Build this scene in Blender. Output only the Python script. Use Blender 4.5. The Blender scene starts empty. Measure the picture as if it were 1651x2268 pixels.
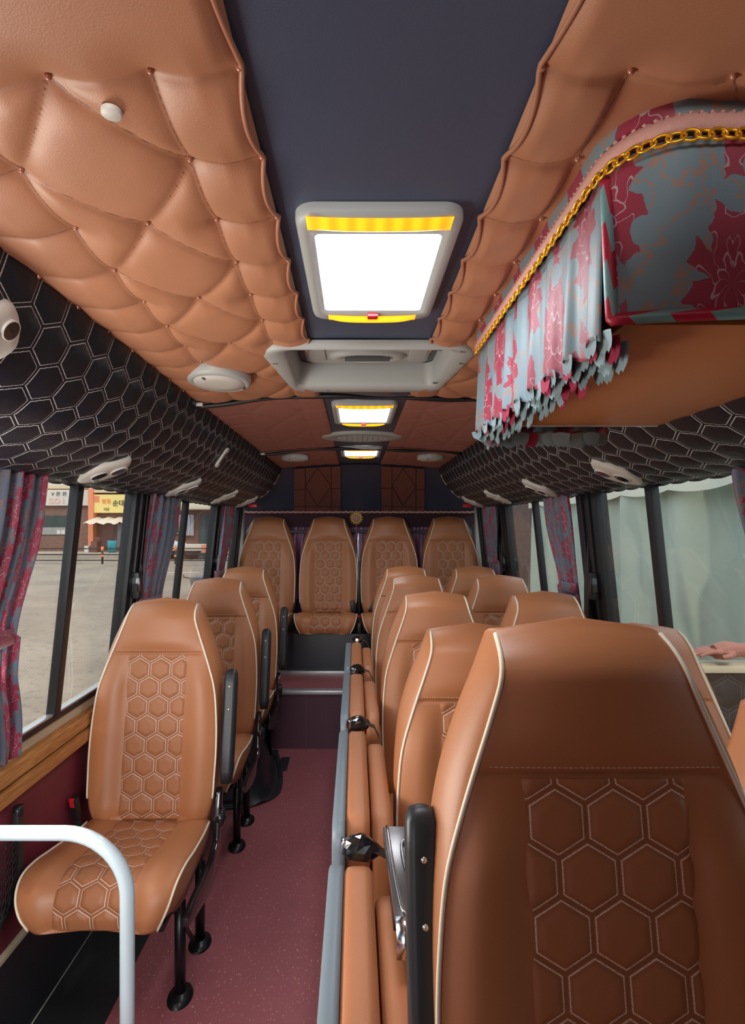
import bpy, bmesh, math, random
import numpy as np
from mathutils import Vector, Matrix
random.seed(7); rng = np.random.default_rng(7)
S = bpy.context.scene; COL = S.collection
PI = math.pi

# ------------------------------------------------------------------ camera, world, lights, exposure
CAMZ = 1.43; CX = .035            # eye height above the aisle floor; bus centre line
cd = bpy.data.cameras.new('camera'); cam = bpy.data.objects.new('camera', cd); COL.objects.link(cam)
cam.location = (0, 0, CAMZ); cam.rotation_euler = (PI/2, 0, 0)
cd.sensor_width = 36; cd.lens = 36*1250/2268; cd.clip_start = .02; cd.clip_end = 400
cd.shift_x = 38.5/2268; cd.shift_y = 32/2268
S.camera = cam
S.view_settings.view_transform = 'Standard'; S.view_settings.look = 'None'
S.view_settings.gamma = 1; S.view_settings.use_curve_mapping = False
S.view_settings.exposure = 0.0
W = bpy.data.worlds.new('world'); S.world = W; W.use_nodes = True
bg = W.node_tree.nodes['Background']; bg.inputs[0].default_value = (.80, .86, 1, 1); bg.inputs[1].default_value = 2.1
def area(name, loc, direction, sx, sy, power, col):
    l = bpy.data.lights.new(name, 'AREA'); l.shape = 'RECTANGLE'; l.size = sx; l.size_y = sy
    l.energy = power; l.color = col
    o = bpy.data.objects.new(name, l); COL.objects.link(o); o.location = loc
    o.rotation_euler = Vector(direction).to_track_quat('-Z', 'Y').to_euler(); return o
sun = bpy.data.lights.new('sun', 'SUN'); sun.energy = 1.5; sun.color = (1, .86, .68); sun.angle = .02
so = bpy.data.objects.new('sun', sun); COL.objects.link(so); so.rotation_euler = Vector((.06, .75, -.72)).to_track_quat('-Z', 'Y').to_euler()
area('windshield_daylight', (0, -1.25, 1.35), (0.0, 1, .03), 1.7, .9, 85, (1, .97, .93))
area('left_window_daylight', (-.93, 1.12, 1.17), (1, .0, .22), .62, .60, 19, (1, .93, .84))  # area light added at the front left window to stand in for daylight

# ------------------------------------------------------------------ object helpers
def link(o, parent=None, loc=(0, 0, 0)):
    COL.objects.link(o); o.location = loc
    if parent is not None: o.parent = parent
    return o
def thing(name, label, cat, loc=(0, 0, 0), group=None, rz=0):
    o = link(bpy.data.objects.new(name, None), None, loc); o.rotation_euler = (0, 0, rz); o.empty_display_size = .1
    o['label'] = label; o['category'] = cat
    if group: o['group'] = group
    return o
def tag(o, label, cat, group=None):
    o['label'] = label; o['category'] = cat
    if group: o['group'] = group
    return o
def obj(name, me, parent=None, loc=(0, 0, 0), label=None):
    o = link(bpy.data.objects.new(name, me), parent, loc)
    if label: o['label'] = label
    return o
def struct(name, me, label, loc=(0, 0, 0), cat='interior surface'):
    o = obj(name, me, None, loc); o['kind'] = 'structure'; o['label'] = label; o['category'] = cat; return o
def copy_tree(o, parent=None):
    c = o.copy(); COL.objects.link(c); c.parent = parent
    for ch in list(o.children): copy_tree(ch, c)
    return c

class MB:
    """collects shapes, builds ONE mesh"""
    def __init__(s): s.v = []; s.f = []; s.uv = {}; s.sm = []
    def add(s, vs, fs, smooth=True):
        b = len(s.v); s.v += [tuple(map(float, p)) for p in vs]
        s.f += [tuple(b+i for i in f) for f in fs]; s.sm += [smooth]*len(fs); return s
    def box(s, x0, x1, y0, y1, z0, z1, smooth=False):
        v = [(x, y, z) for x in (x0, x1) for y in (y0, y1) for z in (z0, z1)]
        return s.add(v, [(0, 1, 3, 2), (4, 6, 7, 5), (0, 4, 5, 1), (2, 3, 7, 6), (0, 2, 6, 4), (1, 5, 7, 3)], smooth)
    def grid(s, P, closed_u=False, closed_v=False, flip=False):
        P = np.asarray(P); ny, nx = P.shape[:2]; b = len(s.v); s.v += P.reshape(-1, 3).tolist()
        for j in range(ny if closed_v else ny-1):
            for i in range(nx if closed_u else nx-1):
                a = b+j*nx+i; c = b+j*nx+(i+1) % nx; d = b+((j+1) % ny)*nx+(i+1) % nx; e = b+((j+1) % ny)*nx+i
                s.f.append((a, e, d, c) if flip else (a, c, d, e)); s.sm.append(True)
        return s
    def tube(s, pts, r, n=8, caps=True, closed=False):
        pts = [Vector(p) for p in pts]; m = len(pts); rows = []; up = None
        rs = r if isinstance(r, (list, tuple)) else [r]*m
        for i, p in enumerate(pts):
            if closed: t = pts[(i+1) % m]-pts[i-1]
            else: t = pts[min(i+1, m-1)]-pts[max(i-1, 0)]
            if t.length < 1e-9: t = Vector((0, 0, 1))
            t.normalize()
            if up is None:
                up = Vector((0, 0, 1)) if abs(t.z) < .9 else Vector((1, 0, 0))
            a = t.cross(up)
            if a.length < 1e-6: a = t.cross(Vector((1, .3, 0)))
            a.normalize(); up = a.cross(t).normalized()
            rows.append([p+(a*math.cos(2*PI*k/n)+up*math.sin(2*PI*k/n))*rs[i] for k in range(n)])
        b = len(s.v); s.grid([[tuple(q) for q in row] for row in rows], closed_u=True, closed_v=closed)
        if caps and not closed:
            s.f.append(tuple(b+k for k in range(n))[::-1]); s.f.append(tuple(b+(m-1)*n+k for k in range(n))); s.sm += [False, False]
        return s
    def lathe(s, prof, c=(0, 0, 0), n=20, sx=1, sy=1, axis='z'):
        rows = []
        for r, z in prof:
            row = []
            for k in range(n):
                x = r*math.cos(2*PI*k/n)*sx; y = r*math.sin(2*PI*k/n)*sy
                q = (x, y, z) if axis == 'z' else ((x, z, y) if axis == 'y' else (z, x, y))
                row.append((c[0]+q[0], c[1]+q[1], c[2]+q[2]))
            rows.append(row)
        return s.grid(rows, closed_u=True)
    def prism(s, poly, z0, z1, smooth=False):
        n = len(poly); v = [(x, y, z0) for x, y in poly]+[(x, y, z1) for x, y in poly]
        f = [tuple(range(n))[::-1], tuple(range(n, 2*n))]+[(i, (i+1) % n, n+(i+1) % n, n+i) for i in range(n)]
        return s.add(v, f, smooth)
    def prism_x(s, poly, x0, x1):       # polygon in (y, z) extruded along x
        n = len(poly); v = [(x0, y, z) for y, z in poly]+[(x1, y, z) for y, z in poly]
        f = [tuple(range(n)), tuple(range(n, 2*n))[::-1]]+[(i, n+i, n+(i+1) % n, (i+1) % n) for i in range(n)]
        return s.add(v, f, False)
    def prism_y(s, poly, y0, y1):       # polygon in (x, z) extruded along y
        n = len(poly); v = [(x, y0, z) for x, z in poly]+[(x, y1, z) for x, z in poly]
        f = [tuple(range(n))[::-1], tuple(range(n, 2*n))]+[(i, (i+1) % n, n+(i+1) % n, n+i) for i in range(n)]
        return s.add(v, f, False)
    def rot(s, mat):
        s.v = [tuple(mat @ Vector(p)) for p in s.v]; return s
    def mesh(s, name, mat, bevel=0, uv=None, seg=2, fixn=True):
        me = bpy.data.meshes.new(name); me.from_pydata(s.v, [], s.f)
        me.polygons.foreach_set('use_smooth', s.sm)
        if uv is not None:
            uv = np.asarray(uv, dtype=np.float32).reshape(-1, 2)
            li = np.zeros(len(me.loops), dtype=np.int32); me.loops.foreach_get('vertex_index', li)
            me.uv_layers.new(name='uv').data.foreach_set('uv', uv[li].ravel())
        bm = bmesh.new(); bm.from_mesh(me)
        if bevel:
            bmesh.ops.remove_doubles(bm, verts=bm.verts, dist=1e-5)
            es = [e for e in bm.edges if len(e.link_faces) == 2 and e.calc_face_angle(0) > .5]
            if es: bmesh.ops.bevel(bm, geom=es, offset=bevel, segments=seg, profile=.6, affect='EDGES', clamp_overlap=True)
            for f in bm.faces: f.smooth = True
        if fixn: bmesh.ops.recalc_face_normals(bm, faces=bm.faces)
        bm.to_mesh(me); bm.free()
        if bevel:
            me.set_sharp_from_angle(angle=.7)
        if mat: me.materials.append(mat)
        return me
def smoothpath(pts, n=40):
    """Catmull-Rom through points"""
    P = [np.array(p, float) for p in pts]; P = [2*P[0]-P[1]]+P+[2*P[-1]-P[-2]]; out = []
    m = len(P)-3
    for k in range(n+1):
        t = k/n*m; i = min(int(t), m-1); t -= i
        a, b, c, d = P[i:i+4]
        out.append(.5*((2*b)+(-a+c)*t+(2*a-5*b+4*c-d)*t*t+(-a+3*b-3*c+d)*t**3))
    return np.array(out)
def lerp_tab(x, tab):
    xs, ys = zip(*tab); return np.interp(x, xs, ys)
def smooth_tab(x, tab):
    xs, ys = zip(*tab); xs = np.array(xs); ys = np.array(ys)
    m = np.gradient(ys, xs); x = np.asarray(x, float); i = np.clip(np.searchsorted(xs, x)-1, 0, len(xs)-2)
    h = xs[i+1]-xs[i]; t = np.clip((x-xs[i])/h, 0, 1)
    return (2*t**3-3*t**2+1)*ys[i]+(t**3-2*t**2+t)*h*m[i]+(-2*t**3+3*t**2)*ys[i+1]+(t**3-t**2)*h*m[i+1]
def rrect(x0, x1, y0, y1, r, n=5):
    out = []
    for cx, cy, a in ((x1-r, y1-r, 0), (x0+r, y1-r, 90), (x0+r, y0+r, 180), (x1-r, y0+r, 270)):
        for k in range(n+1):
            t = math.radians(a+90*k/n); out.append((cx+r*math.cos(t), cy+r*math.sin(t)))
    return out

# ------------------------------------------------------------------ materials
class NT:
    def __init__(s, name):
        s.m = bpy.data.materials.new(name); s.m.use_nodes = True; s.t = s.m.node_tree; s.n = s.t.nodes
        s.b = s.n['Principled BSDF']
    def node(s, typ, **kw):
        n = s.n.new(typ)
        for k, v in kw.items(): setattr(n, k, v)
        return n
    def _in(s, sock, v):
        if isinstance(v, bpy.types.NodeSocket): s.t.links.new(v, sock)
        elif v is not None: sock.default_value = v
    def math(s, op, a, b=None, c=None, clamp=False):
        n = s.node('ShaderNodeMath', operation=op); n.use_clamp = clamp
        s._in(n.inputs[0], a)
        if b is not None: s._in(n.inputs[1], b)
        if c is not None: s._in(n.inputs[2], c)
        return n.outputs[0]
    def mix(s, f, a, b):
        n = s.node('ShaderNodeMix', data_type='RGBA'); s._in(n.inputs[0], f); s._in(n.inputs[6], a); s._in(n.inputs[7], b); return n.outputs[2]
    def ss(s, v, a, b):   # smoothstep a..b -> 0..1
        n = s.node('ShaderNodeMapRange', interpolation_type='SMOOTHSTEP'); s._in(n.inputs[0], v); n.inputs[1].default_value = a; n.inputs[2].default_value = b; return n.outputs[0]
    def noise(s, scale, detail=2, vec=None, rough=.5):
        n = s.node('ShaderNodeTexNoise'); n.inputs['Scale'].default_value = scale; n.inputs['Detail'].default_value = detail; n.inputs['Roughness'].default_value = rough
        if vec is not None: s._in(n.inputs['Vector'], vec)
        return n.outputs[0]
    def coord(s, which='Object'): return s.node('ShaderNodeTexCoord').outputs[which]
    def xyz(s, v):
        n = s.node('ShaderNodeSeparateXYZ'); s._in(n.inputs[0], v); return n.outputs
    def comb(s, x, y, z=0):
        n = s.node('ShaderNodeCombineXYZ'); s._in(n.inputs[0], x); s._in(n.inputs[1], y); s._in(n.inputs[2], z); return n.outputs[0]
    def bump(s, h, strength=.3, dist=.01, normal=None):
        n = s.node('ShaderNodeBump'); n.inputs['Strength'].default_value = strength; n.inputs['Distance'].default_value = dist; s._in(n.inputs['Height'], h)
        if normal is not None: s._in(n.inputs['Normal'], normal)
        s.t.links.new(n.outputs[0], s.b.inputs['Normal']); return n.outputs[0]
    def set(s, **kw):
        for k, v in kw.items(): s._in(s.b.inputs[k.replace('_', ' ')], v)
        return s
def rgb(r, g, b): return (r, g, b, 1)
def plain(name, c, rough=.5, metal=0, coat=0, noise=0, nscale=200, spec=.5, var=0):
    t = NT(name); t.set(Base_Color=rgb(*c), Roughness=rough, Metallic=metal)
    t.b.inputs['Coat Weight'].default_value = coat; t.b.inputs['Specular IOR Level'].default_value = spec
    if noise: t.bump(t.noise(nscale, 3, t.coord()), noise, .002)
    if var:
        n = t.noise(6, 4, t.coord()); t.set(Base_Color=t.mix(t.ss(n, .35, .7), rgb(*[x*(1-var) for x in c]), rgb(*[min(1, x*(1+var)) for x in c])))
    return t.m
def hexdist_nodes(t, u, v):
    """distance to hexagon edge: 0 at the edge, .5 at the centre (flat-to-flat = 1 along u)"""
    def one(ox, oy):
        gx = t.math('SUBTRACT', t.math('FLOORED_MODULO', t.math('ADD', u, ox), 1.0), .5)
        gy = t.math('SUBTRACT', t.math('FLOORED_MODULO', t.math('ADD', v, oy), 1.7320508), .8660254)
        ax = t.math('ABSOLUTE', gx); ay = t.math('ABSOLUTE', gy)
        d = t.math('MAXIMUM', ax, t.math('ADD', t.math('MULTIPLY', ax, .5), t.math('MULTIPLY', ay, .8660254)))
        return t.math('SUBTRACT', .5, d)
    return t.math('MAXIMUM', one(0, 0), one(.5, .8660254))
def hexdist(u, v):
    def one(ox, oy):
        gx = np.abs((u+ox) % 1.0-.5); gy = np.abs((v+oy) % 1.7320508-.8660254)
        return .5-np.maximum(gx, gx*.5+gy*.8660254)
    return np.maximum(one(0, 0), one(.5, .8660254))
def hex_mat(name, base, thread, rough=.45, w=.055, tw=.013, dark=None, bumps=.25, dash=True):
    t = NT(name); U = t.xyz(t.coord('UV')); e = hexdist_nodes(t, U[0], U[1])
    near = t.math('ABSOLUTE', t.math('SUBTRACT', e, w))
    line = t.math('SUBTRACT', 1, t.ss(near, tw*.6, tw*1.4))
    if dash:
        n = t.noise(38, 1, t.coord('UV')); line = t.math('MULTIPLY', line, t.math('ADD', .55, t.math('MULTIPLY', t.ss(n, .42, .55), .45)))
    ch = t.ss(e, w-.01, w+.12)
    c = t.mix(ch, rgb(*(dark or base)), rgb(*base)); c = t.mix(line, c, rgb(*thread))
    t.set(Base_Color=c, Roughness=rough); t.b.inputs['Specular IOR Level'].default_value = .35
    h = t.math('ADD', t.math('MULTIPLY', t.ss(e, 0, w+.2), 1.0), t.math('MULTIPLY', t.noise(900, 2, t.coord()), .04))
    t.bump(h, bumps, .004); return t.m
LE = (.47, .185, .078)
def leather(name, c, rough=.42, bump=.12, scale=700, var=.06):
    t = NT(name); co = t.coord(); n = t.noise(5, 3, co)
    t.set(Base_Color=t.mix(n, rgb(*[x*(1-var) for x in c]), rgb(*[x*(1+var) for x in c])), Roughness=rough)
    v = t.node('ShaderNodeTexVoronoi'); v.inputs['Scale'].default_value = scale; t._in(v.inputs['Vector'], co)
    t.bump(t.math('ADD', v.outputs[0], t.math('MULTIPLY', t.noise(30, 3, co), .8)), bump, .0015); return t.m
M = {}
M['seat'] = leather('seat_leather', LE)
M['seat_hex'] = hex_mat('seat_quilted_leather', (.42, .165, .072), (.90, .66, .50), dark=(.34, .125, .055))
M['jump'] = leather('jump_seat_leather', (.52, .20, .085), .45)
M['ceil'] = leather('ceiling_leather', (.49, .225, .125), .45, .1, 500)
M['ceil2'] = leather('rear_ceiling_leather', (.42, .165, .125), .5, .3, 200, .15)
M['ceilbtn'] = plain('ceiling_button', (.50, .22, .14), .25, .3)
M['navy'] = leather('navy_ceiling_vinyl', (.055, .072, .125), .45, .12, 600)
M['duct'] = hex_mat('duct_quilted_vinyl', (.008, .011, .019), (.66, .67, .68), rough=.40, w=.045, tw=.010, bumps=.45, dash=True)
M['black'] = plain('black_plastic', (.012, .012, .014), .38, noise=.08)
M['gloss'] = plain('glossy_black_plastic', (.012, .012, .014), .12, coat=.6)
M['blackmetal'] = plain('black_painted_metal', (.01, .01, .012), .32, .2)
M['vinyl'] = plain('black_vinyl', (.02, .022, .026), .36, noise=.4, nscale=160)
M['arm'] = plain('armrest_plastic', (.020, .022, .026), .42, noise=.1)
M['shell'] = plain('grey_seat_shell', (.20, .25, .29), .38)
M['pipe'] = plain('cream_piping', (.88, .80, .62), .4)
M['thread'] = plain('stitch_thread', (.80, .58, .42), .6)
M['grey'] = plain('grey_plastic', (.42, .44, .43), .45, noise=.03)
M['greyd'] = plain('dark_grey_plastic', (.10, .105, .11), .45)
M['whitep'] = plain('off_white_plastic', (.62, .60, .55), .45)
M['chrome'] = plain('chrome', (.60, .62, .64), .18, 1)
M['bracket'] = plain('hinge_bracket_metal', (.16, .15, .155), .25, .7)
M['steel'] = plain('steel_screw', (.7, .7, .68), .3, 1)
M['red'] = plain('red_plastic', (.65, .015, .03), .35)
M['rail'] = plain('pale_blue_painted_rail', (.62, .76, .82), .22, coat=.5)
M['gold'] = plain('gold_metal', (.90, .66, .16), .3, .35)
M['alu'] = plain('aluminium_strip', (.55, .57, .58), .35, .6)
M['frame'] = plain('window_rubber', (.010, .010, .012), .45)
M['postlit'] = plain('daylight_pale_post', (.62, .68, .66), .35)  # pale colour standing in for daylight on the rear corner posts
M['creamwall'] = plain('cream_sill', (.62, .54, .38), .5)
t = NT('wood_rail'); co = t.coord(); s_ = t.xyz(co)
vv = t.comb(t.math('MULTIPLY', s_[0], 14), t.math('MULTIPLY', s_[1], 1.6), t.math('MULTIPLY', s_[2], 30))
n1 = t.noise(7, 6, vv, .6)
t.set(Base_Color=t.mix(t.ss(n1, .35, .65), rgb(.42, .17, .05), rgb(.62, .30, .10)), Roughness=.38); t.bump(n1, .15, .002); M['wood'] = t.m
t = NT('burgundy_wall_vinyl'); n = t.noise(160, 3, t.coord()); t.set(Base_Color=t.mix(n, rgb(.15, .018, .034), rgb(.21, .032, .052)), Roughness=.5); t.bump(n, .2, .002); M['wall'] = t.m
def floor_tone(name, c, spk, amt=.70):
    t = NT(name); co = t.coord()
    n = t.noise(420, 2, co); st = t.noise(150, 3, t.comb(t.math('MULTIPLY', t.xyz(co)[0], 1.0), t.math('MULTIPLY', t.xyz(co)[1], .45), 0), .7)
    big = t.noise(3, 3, co)
    base = t.mix(t.ss(big, .3, .7), rgb(*[x*.88 for x in c]), rgb(*[x*1.1 for x in c]))
    base = t.mix(t.ss(n, .35, .7), rgb(*[x*.8 for x in c]), base)
    t.set(Base_Color=t.mix(t.math('MULTIPLY', t.ss(st, amt, amt+.04), .75), base, rgb(*spk)), Roughness=.48); t.bump(n, .15, .001); return t.m
M['floor'] = floor_tone('speckled_burgundy_floor', (.40, .115, .130), (.90, .58, .46), .625)
M['riser'] = floor_tone('speckled_dark_riser', (.11, .045, .070), (.6, .45, .5), .635)
M['mat'] = plain('floor_shade_black', (.018, .020, .022), .5, noise=.1)  # near-black colour standing in for shade on the floor
def emis(name, c, s):
    t = NT(name); t.set(Base_Color=rgb(*c), Emission_Color=rgb(*c)); t.b.inputs['Emission Strength'].default_value = s; return t.m
M['lamp'] = emis('lamp_diffuser', (.90, .95, 1), 22)
M['amber'] = emis('amber_lens', (1, .42, .01), 1.3)
t = NT('amber_lens_lit'); u = t.xyz(t.coord('Object'))[0]
w_ = t.math('MULTIPLY_ADD', t.math('COSINE', t.math('MULTIPLY', u, 2*PI/.0265)), .5, .5)
t.set(Base_Color=rgb(1, .4, .01), Emission_Color=t.mix(w_, rgb(1, .30, .005), rgb(1, .52, .01))); t.b.inputs['Emission Strength'].default_value = 1.15; M['amberbulbs'] = t.m
# glass: thin pane, mirror-like at grazing angles
t = NT('window_glass'); t.n.remove(t.b)
tr = t.node('ShaderNodeBsdfTransparent'); tr.inputs[0].default_value = (.90, .93, .91, 1); gl = t.node('ShaderNodeBsdfGlossy'); gl.inputs['Roughness'].default_value = .01
fr = t.node('ShaderNodeLayerWeight'); fr.inputs[0].default_value = .5; mx = t.node('ShaderNodeMixShader')
t.t.links.new(t.math('MULTIPLY_ADD', t.math('POWER', fr.outputs[1], 3.5), .55, .035, clamp=True), mx.inputs[0]); t.t.links.new(tr.outputs[0], mx.inputs[1]); t.t.links.new(gl.outputs[0], mx.inputs[2])
t.t.links.new(mx.outputs[0], t.n['Material Output'].inputs[0]); M['glass'] = t.m
def damask(name, ground=(.155, .24, .285), crim=(.29, .006, .036), tu=.13, tv=.19, line=(.55, .45, .48)):
    t = NT(name); U = t.xyz(t.coord('UV')); wob = t.noise(28, 3, t.coord('UV'))
    u = t.math('DIVIDE', U[0], tu); v = t.math('DIVIDE', U[1], tv)
    par = t.math('FLOORED_MODULO', t.math('FLOOR', u), 2.0)
    px = t.math('SUBTRACT', t.math('FRACT', u), .5)
    py = t.math('SUBTRACT', t.math('FRACT', t.math('ADD', v, t.math('MULTIPLY', par, .5))), .5)
    w1 = t.noise(38, 2, t.coord('UV')); w2 = t.noise(31, 2, t.comb(U[1], U[0], 3.0))
    ax = t.math('ABSOLUTE', t.math('ADD', t.math('ABSOLUTE', px), t.math('MULTIPLY', t.math('SUBTRACT', w1, .5), .16))); py = t.math('ADD', py, t.math('MULTIPLY', t.math('SUBTRACT', w2, .5), .14))
    th = t.math('ARCTAN2', ax, py)
    r = t.math('SQRT', t.math('ADD', t.math('POWER', t.math('MULTIPLY', ax, 1.12), 2.0), t.math('POWER', t.math('MULTIPLY', py, 1.05), 2.0)))
    lobe = t.math('ABSOLUTE', t.math('SINE', t.math('MULTIPLY', th, 4.5)))
    fine = t.math('SUBTRACT', 1, t.math('ABSOLUTE', t.math('SINE', t.math('MULTIPLY', th, 10.5))))
    R = t.math('ADD', .25, t.math('ADD', t.math('MULTIPLY', lobe, .14), t.math('MULTIPLY', fine, .06)))
    R = t.math('ADD', R, t.math('MULTIPLY', t.math('SUBTRACT', wob, .5), .10))
    R = t.math('ADD', R, t.math('MULTIPLY', t.math('POWER', t.math('ABSOLUTE', t.math('COSINE', th)), 10.0), .10))
    inside = t.ss(t.math('SUBTRACT', R, r), 0, .012)
    vein = t.math('ABSOLUTE', t.math('SINE', t.math('ADD', t.math('MULTIPLY', th, 4.5), t.math('MULTIPLY', t.math('SINE', t.math('MULTIPLY', r, 26.0)), .9))))
    vein = t.math('SUBTRACT', 1, t.ss(vein, .03, .11))
    ring = t.math('SUBTRACT', 1, t.ss(t.math('ABSOLUTE', t.math('SUBTRACT', r, t.math('ADD', .12, t.math('MULTIPLY', lobe, .06)))), .006, .014))
    vein = t.math('MAXIMUM', vein, ring)
    g1 = t.noise(19, 3, t.coord('UV'), .6); g2 = t.noise(4, 1, t.coord('UV'))
    scr = t.math('SUBTRACT', 1, t.ss(t.math('ABSOLUTE', t.math('SUBTRACT', g1, .5)), .008, .022))
    scr = t.math('MULTIPLY', scr, t.ss(g2, .36, .46))
    weave = t.noise(600, 2, t.coord('UV'))
    gc = t.mix(t.math('MULTIPLY', scr, .75), rgb(*ground), rgb(.36, .17, .09))
    cc = t.mix(t.math('MULTIPLY', vein, .7), rgb(*crim), rgb(*line))
    c = t.mix(inside, gc, cc); c = t.mix(t.math('MULTIPLY', weave, .25), c, rgb(.12, .12, .14))
    t.set(Base_Color=c, Roughness=.5); t.b.inputs['Sheen Weight'].default_value = .2
    t.bump(t.math('ADD', weave, inside), .15, .001); return t.m
M['damask'] = damask('damask_box_fabric')
M['damaskc'] = damask('damask_curtain_fabric', ground=(.13, .17, .24), crim=(.34, .015, .06), tu=.09, tv=.14)
t = NT('striped_binding'); U = t.xyz(t.coord('UV')); st = t.math('FRACT', t.math('ADD', t.math('DIVIDE', U[0], .085), t.math('MULTIPLY', U[1], .5)))
t.set(Base_Color=t.mix(t.math('GREATER_THAN', st, .5), rgb(.40, .01, .04), rgb(.16, .33, .34)), Roughness=.4); M['binding'] = t.m
M['lace'] = plain('pink_lace', (.62, .33, .28), .7, noise=.6, nscale=350)
M['petal'] = plain('teal_hem_fabric', (.22, .31, .34), .6, var=.35)
M['petalr'] = plain('crimson_hem_fabric', (.30, .01, .05), .6)
M['satin'] = plain('mauve_satin', (.45, .24, .42), .35, var=.3)
M['pelmet'] = plain('dark_burgundy_velvet', (.035, .006, .016), .7)
M['bench'] = plain('dark_bench_vinyl', (.022, .026, .034), .42, noise=.15)
t = NT('tarpaulin_cloth'); n = t.noise(3, 4, t.coord()); t.set(Base_Color=t.mix(n, rgb(.30, .37, .30), rgb(.43, .49, .41)), Roughness=.75); t.b.inputs['Subsurface Weight'].default_value = 0; M['tarp'] = t.m
# tufted ceiling leather with dark sewn seams (uv.x = distance to the seam)
def tufted(name, c, dark):
    t = NT(name); co = t.coord(); n = t.noise(5, 3, co); U = t.xyz(t.coord('UV')); base = t.mix(n, rgb(*[x*.95 for x in c]), rgb(*[x*1.05 for x in c]))
    dash = t.ss(t.noise(170, 1, co), .42, .5); line = t.math('MULTIPLY', t.math('SUBTRACT', 1, t.ss(U[0], .0008, .0021)), t.math('MULTIPLY_ADD', dash, .5, .3))
    t.set(Base_Color=t.mix(line, base, rgb(*dark)), Roughness=.46); v = t.node('ShaderNodeTexVoronoi'); v.inputs['Scale'].default_value = 500; t._in(v.inputs['Vector'], co); t.bump(v.outputs[0], .08, .0015); return t.m
M['welt'] = leather('welt_leather', (.43, .19, .11), .45)
M['ceil'] = tufted('ceiling_tufted_leather', (.45, .20, .108), (.14, .05, .03))
M['ceil2'] = tufted('rear_ceiling_stitched_leather', (.40, .165, .13), (.14, .05, .04))
# outdoors
t = NT('parking_asphalt'); co = t.coord(); n1 = t.noise(.35, 6, co, .65); n2 = t.noise(9, 5, co, .7); v = t.mix(t.ss(n1, .35, .65), rgb(.24, .19, .135), rgb(.34, .27, .195))
t.set(Base_Color=t.mix(t.ss(n2, .5, .72), v, rgb(.16, .135, .10)), Roughness=.85); M['asphalt'] = t.m
t = NT('brick_wall'); co = t.coord(); b = t.node('ShaderNodeTexBrick'); b.inputs['Scale'].default_value = 1.6; s_ = t.xyz(co); t._in(b.inputs['Vector'], t.comb(s_[0], s_[2]))
b.inputs['Color1'].default_value = (.17, .085, .062, 1); b.inputs['Color2'].default_value = (.21, .105, .075, 1); b.inputs['Mortar'].default_value = (.22, .15, .12, 1); b.inputs['Mortar Size'].default_value = .02
t.set(Base_Color=b.outputs[0], Roughness=.85); M['brick'] = t.m
for k, c in dict(signw=(.62, .56, .48), signy=(.82, .64, .22), salmon=(.75, .25, .12), beige=(.68, .50, .30), ink=(.02, .02, .02), faint=(.72, .38, .36), awning=(.78, .66, .52), darkglass=(.03, .05, .045), teal=(.04, .30, .36), orange=(.9, .25, .06), carw=(.72, .70, .66), door=(.30, .29, .27), leafc=(.10, .14, .03), cloth=(.50, .50, .55), kerb=(.5, .42, .34)).items():
    M[k] = plain('outdoor_'+k, c, .6)
M['beigecloth'] = plain('beige_flap_cloth', (.62, .62, .50), .75)
M['skin'] = plain('skin', (.42, .16, .12), .5)

# ------------------------------------------------------------------ room shell
LB = .205
def wx(z):            # left wall/window plane: leans inward with height
    return -.985 + max(0, z-.808)*.1057
def mir(x): return 2*CX-x
def ceil_z(x): return CAMZ+.46-.03*((x-CX)/.565)**2

mb = MB(); mb.box(-1.05, 1.12, -1.3, 3.63, -.05, 0); struct('floor', mb.mesh('floor', M['floor']), 'speckled burgundy vinyl floor of the bus aisle')
mb = MB(); mb.box(-.93, -.72, .4, 2.35, 0, .006); struct('floor', mb.mesh('floor_tone', M['mat'], .002), 'dark strip painted as shade on the floor along the left wall')  # flat dark strip laid where the floor by the wall lies in shade
# rear step
mb = MB(); mb.box(-1.02, 1.09, 3.63, 4.05, 0, .365); struct('trim_1', mb.mesh('step', M['riser']), 'dark speckled step riser at the end of the aisle')
mb = MB(); mb.box(-1.02, 1.09, 3.62, 4.05, .3655, .372); struct('floor', mb.mesh('step_tread', M['floor']), 'burgundy tread on top of the rear step')
mb = MB(); mb.box(-.6, .3, 3.605, 3.66, .355, .380); struct('trim_2', mb.mesh('nosing', M['alu'], .004), 'lower metal nosing on the rear step edge')
mb = MB(); mb.box(-1.02, 1.09, 4.05, 4.98, 0, .66); struct('trim_3', mb.mesh('plinth', M['bench'], .01), 'dark plinth below the rear bench seats')
mb = MB(); mb.box(-.6, .3, 4.02, 4.055, .366, .398); struct('trim_4', mb.mesh('nosing2', M['alu'], .004), 'upper metal strip at the foot of the bench plinth')

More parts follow.
